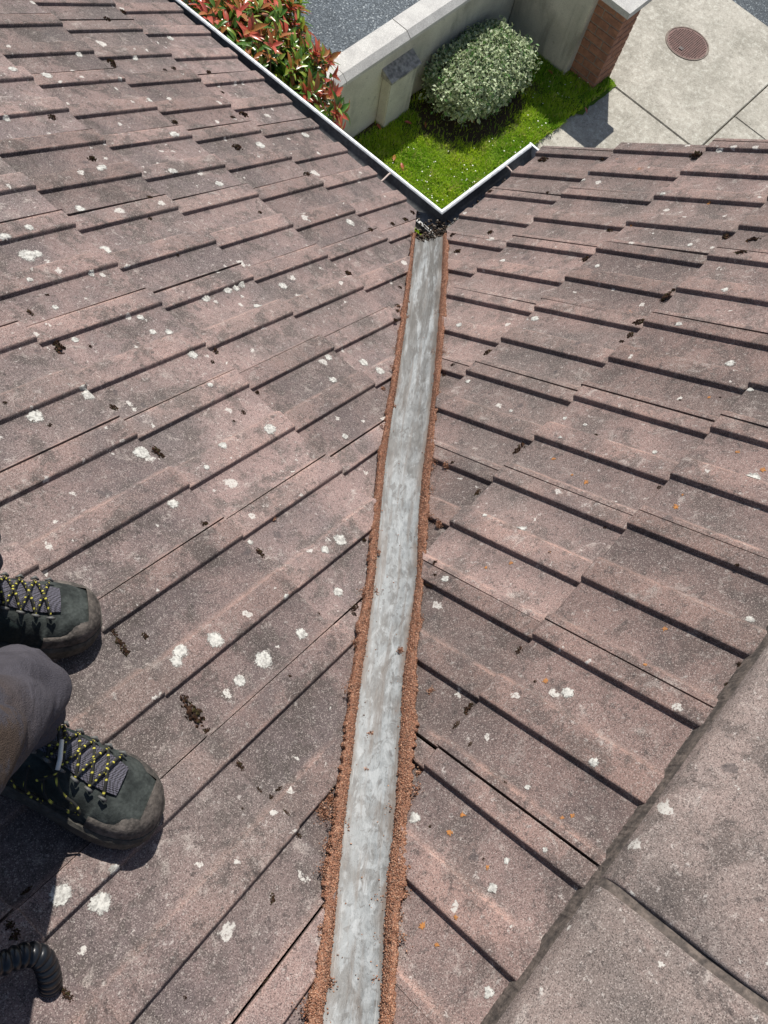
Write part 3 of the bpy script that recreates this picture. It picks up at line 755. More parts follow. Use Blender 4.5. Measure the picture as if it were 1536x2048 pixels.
for a in ((1505, 955, 13), (1043, 1058, 11), (1135, 1386, 12), (1188, 1525, 10), (830, 1635, 11), (985, 1776, 9), (1013, 1722, 6), (978, 1985, 9), (890, 1158, 8), (1070, 638, 8), (1005, 522, 6), (918, 650, 7), (1358, 648, 6), (1460, 727, 8), (1500, 780, 6), (1450, 580, 6), (1195, 532, 5), (936, 763, 5), (1130, 837, 5), (1120, 875, 4), (1022, 822, 4), (1170, 850, 4), (1310, 905, 5), (1090, 1700, 5), (1055, 1575, 6), (970, 1030, 5), (1380, 490, 5), (1440, 300, 6), (1165, 360, 5), (1325, 388, 5)):
    crust(*a, slopeR, .28)
for a in ((1505, 1482, 9), (1500, 1240, 8), (1375, 1575, 7), (1395, 1578, 5)): crust(*a, ridge, .3)
M_orange = crust_material('orange lichen', (.26, .13, .06), (.40, .17, .05), 230)
for a in ((1108, 918, 5), (1172, 965, 7), (1145, 950, 4), (1352, 1014, 7), (1525, 940, 7), (1475, 904, 5), (1290, 1330, 5), (1022, 1126, 5), (972, 1136, 4), (1090, 1362, 7), (1330, 1258, 6), (1365, 990, 3), (1418, 795, 4), (1262, 452, 3), (1418, 407, 4), (900, 1665, 7), (925, 1630, 6), (845, 1852, 9), (875, 1890, 6), (912, 1835, 5), (975, 1735, 5), (1145, 1632, 6), (1125, 1636, 5)):
    crust(a[0], a[1], a[2]*.75, slopeR, .6, 'orange_lichen', M_orange, .0012)
def clump_mesh(k):
    rr = random.Random(k); V, F, cl = [], [], []
    for q in range(46):
        a, d = rr.uniform(0, 6.28), rr.random()**.6; x, y = math.cos(a)*d, math.sin(a)*d*rr.uniform(.6, 1)
        s = rr.uniform(.10, .26); z = (1-d*d)*.42*rr.uniform(.5, 1.1); n0 = len(V); c = rr.uniform(.5, 1.3)
        col = rr.choice(((.040, .022, .015), (.026, .016, .012), (.060, .032, .020), (.045, .036, .016)))
        for v in OCT_V: V.append((x+v[0]*s*rr.uniform(.6, 1.3), y+v[1]*s*rr.uniform(.6, 1.3), z+v[2]*s*rr.uniform(.6, 1.4))); cl.append((*[t*c for t in col], 1))
        F += [tuple(int(i)+n0 for i in f) for f in OCT_F]
    o = mesh_obj('moss_clump', V, F, M_moss, False, cl); me = o.data; bpy.data.objects.remove(o); return me
clumps = [clump_mesh(k) for k in range(5)]
def moss(px, py, rpx, parent, ang=None, el=1.0):
    hit, nrm, _, dist = bvh.ray_cast(CAM, ray(px, py))
    if hit is None: return
    r = 1.0*rpx*dist/FPX; n = NL if parent is slopeL else NR
    ang = math.radians(ang) if ang is not None else random.uniform(0, 6.28)
    u2 = onp(n, px+math.cos(ang)*10, py-math.sin(ang)*10)-onp(n, px, py); e1 = u2.normalized(); e2 = n.cross(e1)
    m = Matrix.Identity(4); m.col[0][:3] = e1*r*el; m.col[1][:3] = e2*r; m.col[2][:3] = n*r; m.col[3][:3] = hit-n*r*.05
    o = bpy.data.objects.new('moss_clump', random.choice(clumps)); C.objects.link(o); o.matrix_basis = m; child(o, parent)
for a in ((120, 697, 15), (112, 685, 9), (180, 693, 5), (390, 1430, 20, -50, 1.3), (372, 1405, 12, -60, 1.5), (415, 1462, 9), (240, 1285, 9, -50, 1.6), (228, 1265, 7, -50, 1.5), (250, 1303, 11), (290, 1272, 8), (545, 1797, 7, 80, 1.5),
          (135, 1990, 8, -40, 1.6), (127, 1980, 6), (411, 1049, 9), (314, 903, 10, -45, 1.7), (325, 912, 6), (228, 815, 7, -40, 1.4), (430, 700, 8, -70, 1.4), (425, 724, 5), (487, 825, 6), (468, 842, 4), (514, 785, 7), (100, 850, 5), (10, 806, 5), (68, 842, 5), (105, 235, 8), (185, 318, 9), (475, 295, 10), (488, 230, 10), (466, 235, 5),
          (222, 124, 9), (228, 132, 6), (245, 24, 7), (214, 38, 6), (348, 137, 5), (330, 140, 4), (418, 145, 6), (445, 185, 4), (615, 350, 9), (697, 549, 11), (741, 460, 7), (520, 425, 5), (350, 245, 7), (300, 395, 6), (300, 437, 5), (355, 510, 5), (580, 1352, 4), (638, 1228, 5), (560, 1578, 6, 10, 1.5), (480, 1530, 7, -50, 1.8), (518, 1580, 5, -40, 1.5), (572, 1626, 6, -50, 1.4), (545, 1595, 5, -50, 1.5), (534, 1962, 7, 40, 1.4), (595, 1668, 6, -50, 1.6), (370, 1995, 4), (485, 1617, 3), (95, 590, 4), (60, 625, 6, -50, 1.5), (710, 1215, 9, 40, 1.3), (708, 1228, 6), (728, 1080, 7), (30, 1870, 10), (20, 1850, 9), (55, 1782, 7, 30, 1.6), (520, 1105, 8, -45, 1.8), (760, 1195, 4), (796, 612, 7), (790, 640, 7), (800, 575, 5), (825, 425, 6), (812, 440, 7), (785, 448, 6), (795, 622, 5)):
    moss(a[0], a[1], a[2], slopeL, *(a[3:]))
for a in ((1040, 895, 9, 50, 1.8), (1030, 905, 6), (975, 705, 8, 30, 1.2), (1335, 590, 8, 40, 1.7), (1325, 600, 6), (1348, 580, 6), (1278, 644, 9, 10, 1.4), (1260, 670, 7, 45, 1.4), (1243, 683, 5), (935, 1420, 10, 45, 1.2), (942, 1410, 7), (912, 1450, 6, 45, 1.6), (1318, 975, 5), (955, 985, 7, 45, 1.4), (1210, 1055, 4), (1038, 1300, 7, 60, 1.5), (1475, 1130, 5), (870, 1125, 6, 30, 1.2), (1395, 310, 12, 0, 1.1), (1085, 320, 10), (1205, 318, 6), (1220, 460, 7), (1450, 475, 8), (1505, 480, 9, 5, 1.5), (1480, 505, 7, 5, 1.6), (1455, 470, 8, 45, 1.8), (1175, 515, 8, 40, 1.6), (915, 503, 8), (905, 470, 7), (860, 1653, 4), (967, 1718, 3), (1070, 1363, 4), (858, 1170, 6, -20, 1.8), (870, 1150, 5), (905, 925, 5), (1192, 870, 4), (888, 750, 5), (905, 730, 5), (980, 465, 7), (980, 383, 6), (1095, 385, 4), (1440, 795, 3), (1360, 800, 3), (940, 1488, 4, 45, 1.5), (1010, 1565, 4)):
    moss(a[0], a[1], a[2], slopeR, *(a[3:]))
for a in ((1225, 1725, 9), (1212, 1735, 7), (1400, 1925, 8), (1372, 1750, 6), (1455, 1370, 7), (1480, 1330, 9), (1250, 1680, 6), (1270, 1650, 6)): moss(a[0], a[1], a[2], slopeR)

# ------------------------------------------------------------------ gutter, fascia, walls
ZG = -.058
gA, gB, gC = at_z(356, 0, ZG), at_z(884, 424, ZG), at_z(1062, 290, ZG)
def gutter():
    d1 = (gA-gB); d1.z = 0; d1.normalize(); d2 = (gC-gB); d2.z = 0; d2.normalize()
    # inward normals (towards the roofs)
    n1 = Vector((-1, 0, 0)); n1 -= d1*n1.dot(d1); n1.normalize(); n2 = Vector((0, -1, 0)); n2 -= d2*n2.dot(d2); n2.normalize()
    prof_o = [(-.010, -.012), (-.010, -.003), (-.007, .0005), (-.002, .0015), (.004, .0005), (.007, -.003)]                     # white rolled front lip
    prof_i = [(.007, -.003), (.0085, -.006), (.012, -.03), (.026, -.052), (.055, -.064), (.085, -.055), (.100, -.03), (.104, 0), (.106, 0)]
    prof_b = [(.106, 0), (.102, -.032), (.086, -.059), (.055, -.068), (.024, -.056), (.004, -.032), (-.006, -.012), (-.010, -.012)]
    def sweep(pr):
        V = []
        far = gB+d1*3.1
        for P0, nn in ((far, n1),):
            V += [P0+nn*a+Vector((0, 0, z)) for a, z in pr]
        # mitre
        cosn = n1.dot(n2); mit = (n1+n2)/(1+cosn)
        V += [gB+mit*a+Vector((0, 0, z)) for a, z in pr]
        V += [gC+n2*a+Vector((0, 0, z)) for a, z in pr]
        k = len(pr); F = []
        for r in range(2):
            for i in range(k-1): F.append((r*k+i, r*k+i+1, (r+1)*k+i+1, (r+1)*k+i))
        return V, F
    gut = empty('gutter', gB, None, None); child(gut, house)
    v, f = sweep(prof_o); child(reg(mesh_obj('gutter_lip', v, f, M_white, True)), gut)
    M_in = mottled('dirty gutter inside', (.09, .092, .092), (.17, .172, .17), 14, .45, .3, 90, .5)
    v, f = sweep(prof_i); child(reg(mesh_obj('gutter_channel', v, f, M_in, True)), gut)
    v, f = sweep(prof_b); child(reg(mesh_obj('gutter_outer', v, f, M_white, True)), gut)
    ec = [gC+n2*a+d2*.001+Vector((0, 0, z)) for a, z in [(-.010, -.012), (-.010, .001), (.106, .001), (.102, -.032), (.086, -.059), (.055, -.068), (.024, -.056), (.004, -.032)]]
    ec2 = [p+d2*.008 for p in ec]; k = len(ec)
    child(reg(mesh_obj('gutter_end_cap', ec+ec2, [tuple(range(k)), tuple(range(2*k-1, k-1, -1))]+[(i, i+k, (i+1) % k+k, (i+1) % k) for i in range(k)], M_white)), gut)
    for px, py, nn, dd in ((775, 350, n1, d1), (1014, 332, n2, d2)):
        p = at_z(px, py, ZG); bse = gB+dd*((p-gB).dot(dd))
        pts = [bse+nn*a+Vector((0, 0, z)) for a, z in ((.008, -.004), (.015, -.003), (.05, -.010), (.10, -.006))]
        v, f = tube(pts, .0042, 8); child(reg(mesh_obj('gutter_bracket', v, f, simple('bracket plastic', (.42, .33, .29), .5), True)), gut)
    return d1, d2, n1, n2
d1, d2, n1, n2 = gutter()
# rotting leaves and grit in the corner of the gutter
dp = []
for q in range(900):
    u = random.random()
    if u < .45: p = gB+(n1+n2)*.055+Vector((random.gauss(0, .035), random.gauss(0, .03), -.055+abs(random.gauss(0, .022))))
    elif u < .7: p = gB+d1*random.uniform(.0, .9)+n1*random.uniform(.03, .09)+Vector((0, 0, -.055+abs(random.gauss(0, .01))))
    elif u < .85: p = gB+d2*random.uniform(.0, .6)+n2*random.uniform(.03, .09)+Vector((0, 0, -.055+abs(random.gauss(0, .01))))
    else: p = samp(Li, 0).lerp(samp(Ri, 0), random.random())+Vector((random.gauss(0, .018), random.gauss(0, .02), -.012+random.gauss(0, .006)))
    dp.append(p)
db = grains(dp, (.002, .0075), 'gutter_debris', None, [(.03, .02, .014), (.05, .032, .02), (.02, .014, .01), (.09, .06, .04), (.2, .17, .14)])
tag(db, 'dark rotted leaf litter and grit choking the gutter corner', 'debris', kind='stuff')
# fascia and soffit, walls under the eaves
parts = [box(-.075, -.055, -.07, 3.02, -.26, -.075), box(-.30, -.0752, -.07, 3.02, -.262, -.25)]
v, f = merge(parts); child(reg(mesh_obj('fascia', v, f, M_white)), house)
parts = [box(-.0548, .56, -.115, -.095, -.26, -.03), box(-.30, .56, -.30, -.1152, -.264, -.252)]
v, f = merge(parts); child(reg(mesh_obj('fascia', v, f, M_white)), house)
v, f = merge([box(-2.4, -.30, -.301, 3.0, G-.2, -.255)]); child(reg(mesh_obj('wall', v, f, M_housewall)), house)
yb = 2*yr_+.30
V = [(-2.4, -.302, G-.2), (.50, -.302, G-.2), (.50, yb, G-.2), (-2.4, yb, G-.2), (-2.4, -.302, .04), (.50, -.302, .04), (.50, yb, .04), (-2.4, yb, .04), (-2.4, yr_, 1.08), (.50, yr_, 1.08)]
F = [(3,2,1,0),(0,1,5,4),(2,3,7,6),(1,2,6,9,5),(3,0,4,8,7),(4,5,9,8),(6,7,8,9)]
child(reg(mesh_obj('wall', V, F, M_housewall)), house)

# ------------------------------------------------------------------ shrubs
def rnd_dir():
    z = random.uniform(-1, 1); a = random.uniform(0, 6.283); s = math.sqrt(1-z*z); return Vector((s*math.cos(a), s*math.sin(a), z))
def leaf_mesh(l, wd, fold, curl, n=4):
    V, F = [], []
    for i in range(n+1):
        u = i/n; ww = wd*math.sin(math.pi*min(1, .06+u*.94))**.8*(1-.25*u) if 0 < i < n else .0006
        z = -curl*l*u*u
        V += [(u*l, -ww, z+fold*ww), (u*l, 0, z), (u*l, ww, z+fold*ww)]
    for i in range(n):
        a = i*3; F += [(a, a+3, a+4, a+1), (a+1, a+4, a+5, a+2)]
    return V, F
def orient(d, upv):
    x = d.normalized(); z = (upv-x*upv.dot(x)); z = z.normalized() if z.length > 1e-4 else x.orthogonal().normalized(); y = z.cross(x)
    return Matrix(((x.x, y.x, z.x), (x.y, y.y, z.y), (x.z, y.z, z.z)))
# variegated evergreen, clipped into a mound
bush = empty('evergreen_bush', BUSH, 'rounded variegated green and cream evergreen bush against the garden wall', 'bush')
bc = BUSH+Vector((0, 0, .225)); brx, bry, brz = .50, .32, .185
def bush_r(d):
    sq = (abs(d.x)**3.2+abs(d.y)**3.2+abs(d.z)**3.2)**(-1/3.2)
    return .93*sq+.10*noise.noise(d*2.2+Vector((5, 1, 2)))+.09*noise.noise(d*5+Vector((1, 7, 2)))
lv, lf = leaf_mesh(.029, .0095, .3, .2, 2); lv = np.array(lv); lf = np.array(lf); nl = len(lv)
VV, CC, nL = [], [], 19000
for q in range(nL):
    d = rnd_dir()
    if d.z < -.75: continue
    k = bush_r(d)*((1-abs(random.gauss(0, .10))) if random.random() < .90 else random.uniform(1, 1.13))
    p = bc+Vector((d.x*brx, d.y*bry, d.z*brz))*k
    o = (Vector((d.x/brx, d.y/bry, d.z/brz)).normalized()+rnd_dir()*.9+Vector((0, 0, .35)))
    Mx = np.array(orient(rnd_dir()+o*.35, o)); s = random.uniform(.75, 1.35)
    VV.append((lv*s)@Mx.T+np.array(p)); 
    g_ = random.random(); cr = random.random() < .86
    ce = np.array([.085, .19, .045])*random.uniform(.6, 1.4); ed = np.array([.72, .76, .50])*random.uniform(.75, 1.1) if cr else ce*1.3
    row = np.array([ed, ce, ed]*3); row[6:] = (row[6:]+ed)/2; CC.append(row)
n_ = len(VV); VV = np.concatenate(VV); CC = np.concatenate(CC)
F = (lf[None]+nl*np.arange(n_)[:, None, None]).reshape(-1, 4)
o = np_mesh('foliage', VV, F, M_bushleaf, np.concatenate([CC, np.ones((len(CC), 1))], 1)); o['kind'] = 'stuff'; child(reg(o), bush)
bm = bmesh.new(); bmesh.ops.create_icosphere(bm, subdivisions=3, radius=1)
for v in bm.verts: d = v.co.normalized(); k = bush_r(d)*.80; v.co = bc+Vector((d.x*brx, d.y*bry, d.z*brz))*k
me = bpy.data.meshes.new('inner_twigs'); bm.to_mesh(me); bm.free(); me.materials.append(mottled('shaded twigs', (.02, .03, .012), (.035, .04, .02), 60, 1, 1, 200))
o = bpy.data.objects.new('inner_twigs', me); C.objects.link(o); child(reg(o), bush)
parts = []
for q in range(9):
    a = random.uniform(0, 6.28); e = bc+Vector((math.cos(a)*.3, math.sin(a)*.2, random.uniform(-.1, .1)))
    parts.append(tube(catmull([BUSH+Vector((random.uniform(-.04, .04), random.uniform(-.04, .04), -.02)), BUSH.lerp(e, .5)+Vector((0, 0, .03)), e], 4), [.011-.0009*i for i in range(9)], 6))
v, f = merge(parts); child(reg(mesh_obj('stems', v, f, M_stem, True)), bush)

def screen(p):
    v = p-CAM; z = v.dot(fw); return 768+FPX*v.dot(rt)/z, 1024-FPX*v.dot(up)/z, z
# red-tipped shrub beyond the eaves
SB = Vector((.98, 2.30, G))
shrub = empty('red_tipped_shrub', SB, 'leafy shrub with glossy green leaves and red young shoots beyond the gutter', 'shrub')
shoots = []
for q in range(170):
    d = rnd_dir(); d.z = abs(d.z)*.9-.25; d.normalize()
    k = random.uniform(.62, 1.0)*(1+.18*noise.noise(d*3))
    tip = SB+Vector((0, 0, .98))+Vector((d.x*.55, d.y*1.0, d.z*.50))*k
    shoots.append((tip, d, k))
for px, py, z in ((690, 225, -1.62), (668, 150, -1.62), (640, 118, -1.45), (655, 190, -1.6), (600, 95, -1.35), (598, 40, -1.3), (585, 10, -1.3), (672, 205, -1.7), (610, 60, -1.4), (630, 165, -1.6), (560, 30, -1.1), (520, 15, -1.1), (430, 15, -1.0), (415, 25, -1.0), (500, 60, -1.0), (480, 20, -1.05), (545, 90, -1.1)):
    p = at_z(px, py, z); shoots.append((p, (p-(SB+Vector((0, 0, .8)))).normalized(), 1.0))
poly = [(375, 0), (600, 0), (603, 70), (640, 105), (668, 120), (640, 150), (664, 165), (672, 200), (690, 225), (668, 238), (640, 215)]
def inpoly(x, y):
    c_ = False; j = len(poly)-1
    for i in range(len(poly)):
        (xi, yi), (xj, yj) = poly[i], poly[j]
        if (yi > y) != (yj > y) and x < (xj-xi)*(y-yi)/(yj-yi)+xi: c_ = not c_
        j = i
    return c_
for q in range(620):
    x, y = random.uniform(370, 690), random.uniform(-60, 238)
    if not (inpoly(x, y) if y > 0 else x < 600): continue
    p = at_z(x, y, random.uniform(-1.75, -1.25)); shoots.append((p, (p-(SB+Vector((0, 0, .5)))).normalized(), 1.0))
parts = []
for tip, d, k in shoots[::3]:
    b_ = SB+Vector((random.uniform(-.15, .15), random.uniform(-.35, .35), 0)); mid = b_.lerp(tip, .55)+Vector((0, 0, .12))
    parts.append(tube(catmull([b_, mid, tip], 4), [.008-.0008*i for i in range(9)], 5))
v, f = merge(parts); child(reg(mesh_obj('stems', v, f, M_stem, True)), shrub)
LM = {}
def leafvar(kind, i):
    key = (kind, i)
    if key not in LM:
        rr = random.Random(i*13+len(kind)); l = rr.uniform(.058, .085); v, f = leaf_mesh(l, l*.19, rr.uniform(.25, .6), rr.uniform(.05, .3), 4)
        base = {'green': (.085, .20, .03), 'red': (.52, .11, .07), 'bronze': (.38, .16, .045), 'lime': (.25, .36, .05)}[kind]
        cl = [tuple(c*rr.uniform(.85, 1.2) for c in base)+(1,) for _ in v]
        o = mesh_obj('leaf', v, f, M_leaf, True, cl); LM[key] = o.data; bpy.data.objects.remove(o)
    return LM[key]
allleaves = []
for tip, d, k in shoots:
    red = random.random() < (.45 if screen(tip)[1] < 90 or screen(tip)[0] > 630 else .10)
    for q in range(random.randint(5, 9)):                    # rosette at the tip
        a = q*2.4+random.random(); side = d.orthogonal(); side.rotate(Matrix.Rotation(a, 3, d))
        ld = (side*random.uniform(.6, 1.1)+d*random.uniform(.3, 1.0)+Vector((0, 0, .15)))
        kind = random.choice(('red', 'red', 'red', 'bronze')) if red else random.choice(('green', 'green', 'lime', 'lime', 'bronze'))
        allleaves.append((tip-d*.012*q*.5, ld, d, kind, random.uniform(.9, 1.5)))
    for q in range(14):                                       # older leaves below
        p = tip-d*random.uniform(.05, .30)+rnd_dir()*.05; ld = rnd_dir()+d*.4
        allleaves.append((p, ld, d+Vector((0, 0, .6))+rnd_dir()*.4, random.choice(('green', 'green', 'green', 'green', 'lime', 'bronze')), random.uniform(.9, 1.5)))
vis = []
for L_ in allleaves:
    x, y, z = screen(L_[0]); inside = -20 < y < 260 and 340 < x < 740 and x > 356+(y)*1.245
    vis.append((inside, -z))
order = sorted(range(len(allleaves)), key=lambda i: vis[i], reverse=True)
first = set(order[:285])
VV, FF, CC = [], [], []; n0 = 0
for i, (p, ld, upv, kind, s) in enumerate(allleaves):
    me = leafvar(kind, random.randrange(3)); rot = orient(ld, upv)
    if i in first:
        o = bpy.data.objects.new('leaf', me); C.objects.link(o); o.matrix_basis = Matrix.Translation(p) @ rot.to_4x4() @ Matrix.Scale(s, 4); child(o, shrub)
    else:
        v = np.array([v.co[:] for v in me.vertices])*s@np.array(rot).T+np.array(p); VV.append(v)
        FF.append(np.array([tuple(q.vertices) for q in me.polygons])+n0); n0 += len(v)
        a = np.empty(len(v)*4, np.float32); me.color_attributes['tint'].data.foreach_get('color', a); CC.append(a.reshape(-1, 4)*[random.uniform(.75, 1.2)]*1)
o = np_mesh('foliage', np.concatenate(VV), np.concatenate(FF), M_leaf, np.concatenate(CC), True); o['kind'] = 'stuff'; child(reg(o), shrub)
# red leaves lying on the ground
for px, py, kd, lb in ((802, 325, 'red', 'dark red fallen leaf on the sunny lawn near the gutter corner'), (787, 322, 'bronze', 'tan fallen leaf on the sunny lawn, left of the dark red one'),
                   (1170, 214, 'red', 'small red leaf where the lawn meets the pier shadow on concrete'), (808, 243, 'red', 'red fallen leaf just in front of the wall buttress'),
                   (850, 243, 'bronze', 'brown fallen leaf in the shade left of the bush'), (950, 246, 'bronze', 'pale brown fallen leaf on the shaded grass in front of the bush'),
                   (1105, 149, 'bronze', 'brown fallen leaf between the bush and the brick pier'), (754, 247, 'red', 'red fallen leaf at the left foot of the buttress')):
    p = at_z(px, py, G+.055); o = bpy.data.objects.new('fallen_leaf', leafvar(kd, random.randrange(3))); C.objects.link(o)
    o.matrix_basis = Matrix.Translation(p) @ Matrix.Rotation(random.uniform(0, 6.28), 4, 'Z') @ Matrix.Rotation(random.uniform(-.3, .3), 4, 'X')
    tag(o, lb, 'leaf', 'fallen leaves on the lawn')

# ------------------------------------------------------------------ corrugated hose
M_hose = simple('black ribbed plastic', (.008, .009, .011), .30, .5)
hp = []
for px, py, h in ((-420, 2060, .10), (-200, 1990, .07), (-60, 1945, .05), (5, 1926, .046), (40, 1912, .044), (66, 1909, .040), (84, 1917, .033), (94, 1936, .020), (99, 1955, .006), (101, 1970, -.012)):
    q = onL(px, py, h); hp.append(q)
path = catmull(hp, 24)
# resample evenly, ribs by radius
acc = [0]
for a, b in zip(path[:-1], path[1:]): acc.append(acc[-1]+(b-a).length)
tot = acc[-1]; step = .0011; P, Rr = [], []; i = 0; s = 0
while s < tot:
    while acc[i+1] < s: i += 1
    P.append(path[i].lerp(path[i+1], (s-acc[i])/(acc[i+1]-acc[i]))); ph_ = (s % .0100)/.0100
    Rr.append(0.0108+.0034*max(0, math.sin(math.pi*ph_))**.5); s += step
v, f = tube(P, Rr, 20); hose = mesh_obj('corrugated_hose', v, f, M_hose, True)
tag(hose, 'black ribbed plastic hose bending down onto the tiles below the boots', 'hose')

# ------------------------------------------------------------------ person: boots, trousers
M_suede = mottled('green grey suede', (.015, .0185, .0175), (.045, .052, .048), 34, .85, .5, 220, .25)
M_dsuede = mottled('dark green suede', (.010, .017, .016), (.022, .032, .030), 22, .8, .4, 220, .3)
M_rub = mottled('scuffed rubber', (.040, .036, .032), (.105, .090, .078), 40, .8, .6, 160, .3)
M_sole = mottled('worn dark sole', (.045, .042, .036), (.085, .078, .065), 50, .85, .5, 160, .3)
M_metal = simple('dull metal', (.11, .11, .105), .6, .4, .2)
def tongue_material():
    m = MB('woven tongue', .7, .4); g = m.t.nodes.new('ShaderNodeTexChecker'); g.inputs['Scale'].default_value = 520
    m.lk(m.pos, g.inputs[0]); c = m.mix(g.outputs['Fac'], (.012, .011, .014), (.10, .095, .12)); m.col(c); return m.m
M_tongue = tongue_material()
M_lace = tinted('flecked bootlace', .8, .3)
def trouser_material():
    m = MB('purple grey work trousers', .92, .2); n = m.noise(9, 6, .6); c = m.mix(m.ramp(n, .35, .65), (.048, .045, .054), (.078, .073, .086))
    c = m.mix(m.math('MULTIPLY', m.attr('tint', 'Fac'), m.ramp(m.noise(22, 8, .7), .42, .54)), c, m.mix(m.noise(60, 6, .7), (.040, .028, .022), (.105, .075, .058)))
    c = m.mix(m.math('MULTIPLY', m.ramp(m.noise(60, 5, .7), .66, .72), .35), c, (.22, .2, .2)); m.col(c)
    return m.bump(m.math('ADD', m.noise(700, 2), m.math('MULTIPLY', m.noise(15, 3, .5, .5), 7)), .7, .0035).m
M_trou = trouser_material()
person = empty('person', onL(60, 1450), 'person in purple grey work trousers and worn green lace-up boots standing on the tiles', 'person')
UU = [0, .015, .05, .10, .2, .3, .4, .5, .6, .7, .78, .86, .92, .965, .99, 1]
WW = [.012, .024, .0335, .037, .0375, .036, .0375, .0425, .0485, .053, .0535, .050, .043, .031, .018, .008]
HH = [.06, .085, .105, .118, .124, .122, .112, .100, .088, .078, .072, .066, .060, .050, .038, .024]
def boot(toe, heel, nrm, bend, name_l):
    """toe, heel: points on the tiles; nrm: out of the tiles"""
    e1 = (toe-heel).normalized(); e3 = (nrm-e1*nrm.dot(e1)).normalized(); e2 = e3.cross(e1); Lb = .305; org = toe-e1*Lb
    def T(u, x, z): 
        off = bend*math.sin(math.pi*u)*.012
        return org+e1*(u*Lb)+e2*(x+off)+e3*z
    b = empty('boot', org, None, None); b['label'] = name_l; child(b, person)
    S0 = .026
    def surf(u, a, out=0.0):
        """a: 0 = outer side, pi = inner side over the top"""
        w_ = np.interp(u, UU, WW); h = np.interp(u, UU, HH); c, s = math.cos(a), math.sin(a)
        return T(u, (w_+out)*math.copysign(abs(c)**.75, c), S0+(h-S0+out)*abs(s)**.80)
    us = sorted(set(UU+[.02*i for i in range(51)])); na = 22
    V, F = [], []
    for u in us:
        for k in range(na+1):
            a = math.pi*k/na; p = surf(u, a)
            wr = .0016*noise.noise(p*45)+(.0022*math.sin(u*95+math.cos(a)*2)*max(0, 1-abs(u-.60)/.10) if 0 < k < na else 0)
            V.append(p+(p-T(u, 0, .03)).normalized()*wr)
    for i in range(len(us)-1):
        for k in range(na): q = i*(na+1)+k; F.append((q, q+1, q+na+2, q+na+1))
    me = mesh_obj('upper', V, F, M_suede, True); child(reg(me), b)
    # darker quarter panels at the heel and sides, set proud of the vamp
    for sgn in (0, 1):
        V, F = [], []; nu, nk = 22, 7
        for i in range(nu+1):
            u = .0+.60*i/nu; top = 1.02 if u < .45 else 1.02-.35*((u-.45)/.15)
            for k in range(nk+1):
                a = (.02+top*k/nk); a = a if sgn == 0 else math.pi-a
                V.append(surf(u, a, .0022 if 0 < k < nk and i < nu else -.002))
        for i in range(nu):
            for k in range(nk): q = i*(nk+1)+k; F.append((q, q+nk+1, q+nk+2, q+1) if sgn else (q, q+1, q+nk+2, q+nk+1))
        child(reg(mesh_obj('quarter_panel', V, F, M_dsuede, True)), b)
    # toe rand of rubber, worn
    V, F = [], []; nu, nk = 18, 30
    for i in range(nk+1):
        a = math.pi*i/nk
        for j in range(4):
            pass
    ringu = [.70, .78, .85, .91, .955, .985, 1.0]
    for u in ringu:
        for k in range(na+1):
            a = math.pi*k/na; h_lim = .024+.034*max(0, (u-.80)/.2)+.004*noise.noise(Vector((u*30, a*4, 0))); p = surf(u, a, .0035); zz = (p-org).dot(e3)
            if zz > S0+h_lim: p = p-e3*(zz-(S0+h_lim)) if u > .80 else p-e3*(zz-(S0+h_lim))
            V.append(p)
    n = na+1
    for i in range(len(ringu)-1):
        for k in range(na): 
            q = i*n+k
            if (k < 7 or k >= na-7) or i >= 3: F.append((q, q+1, q+n+1, q+n))
    child(reg(mesh_obj('toe_rand', V, F, M_rub, True)), b)
    # sole with welt edge and lugs
    V, F = [], []; out = []
    su = [0, .01, .035, .08, .15, .25, .35, .45, .55, .65, .75, .84, .91, .96, .99, 1]
    for u in su: out.append((u, np.interp(u, UU, WW)+.006))
    loop = [(u, w_) for u, w_ in out]+[(u, -w_) for u, w_ in out[::-1]]
    for z, gx in ((-.004, .95), (.002, 1), (.017, 1.02), (.024, 1.03), (.030, .98)):
        for u, w_ in loop: V.append(T((u-.5)*(1.012 if gx > .99 else 1)+.5, w_*gx, z+(.002*noise.noise(Vector((u*20, w_*50, z*90))))))
    k = len(loop)
    for r in range(4):
        for i in range(k): F.append((r*k+i, r*k+(i+1) % k, (r+1)*k+(i+1) % k, (r+1)*k+i))
    F.append(tuple(range(k))[::-1]); F.append(tuple(range(4*k, 5*k)))
    child(reg(mesh_obj('sole', V, F, M_sole)), b)
    # shaft and padded collar
    V, F = [], []; n = 20; rings = [(.085, .060, .040), (.11, .056, .040), (.13, .052, .041), (.15, .052, .043), (.165, .054, .045), (.172, .050, .041), (.165, .044, .036)]
    for z, rx, ry in rings:
        for k in range(n): a = 2*math.pi*k/n; V.append(T(.215, ry*math.sin(a), z)+e1*(rx*math.cos(a)+.10*(z-.09)*0))
    for r in range(len(rings)-1):
        for k in range(n): F.append((r*n+k, r*n+(k+1) % n, (r+1)*n+(k+1) % n, (r+1)*n+k))
    child(reg(mesh_obj('shaft', V, F, M_dsuede, True)), b)
    # tongue along the instep
    def inst(u, x, lift=0):
        if u >= .36: p = surf(u, math.pi/2+x/.055*.9, .004+lift); return p
        t = (.36-u)/.14; base = surf(.36, math.pi/2+x/.055*.9, .004+lift); return base+e3*(.055*t)-e1*(.022*t)
    V, F = [], []; nu, nk = 16, 6
    for i in range(nu+1):
        u = .77-.55*i/nu
        for k in range(nk+1): x = (-.5+k/nk)*.046*(1-.3*max(0, 1-i/4)); V.append(inst(u, x, .003*math.sin(math.pi*k/nk)))
    for i in range(nu):
        for k in range(nk): q = i*(nk+1)+k; F.append((q, q+nk+1, q+nk+2, q+1))
    child(reg(mesh_obj('tongue', V, F, M_tongue, True)), b)
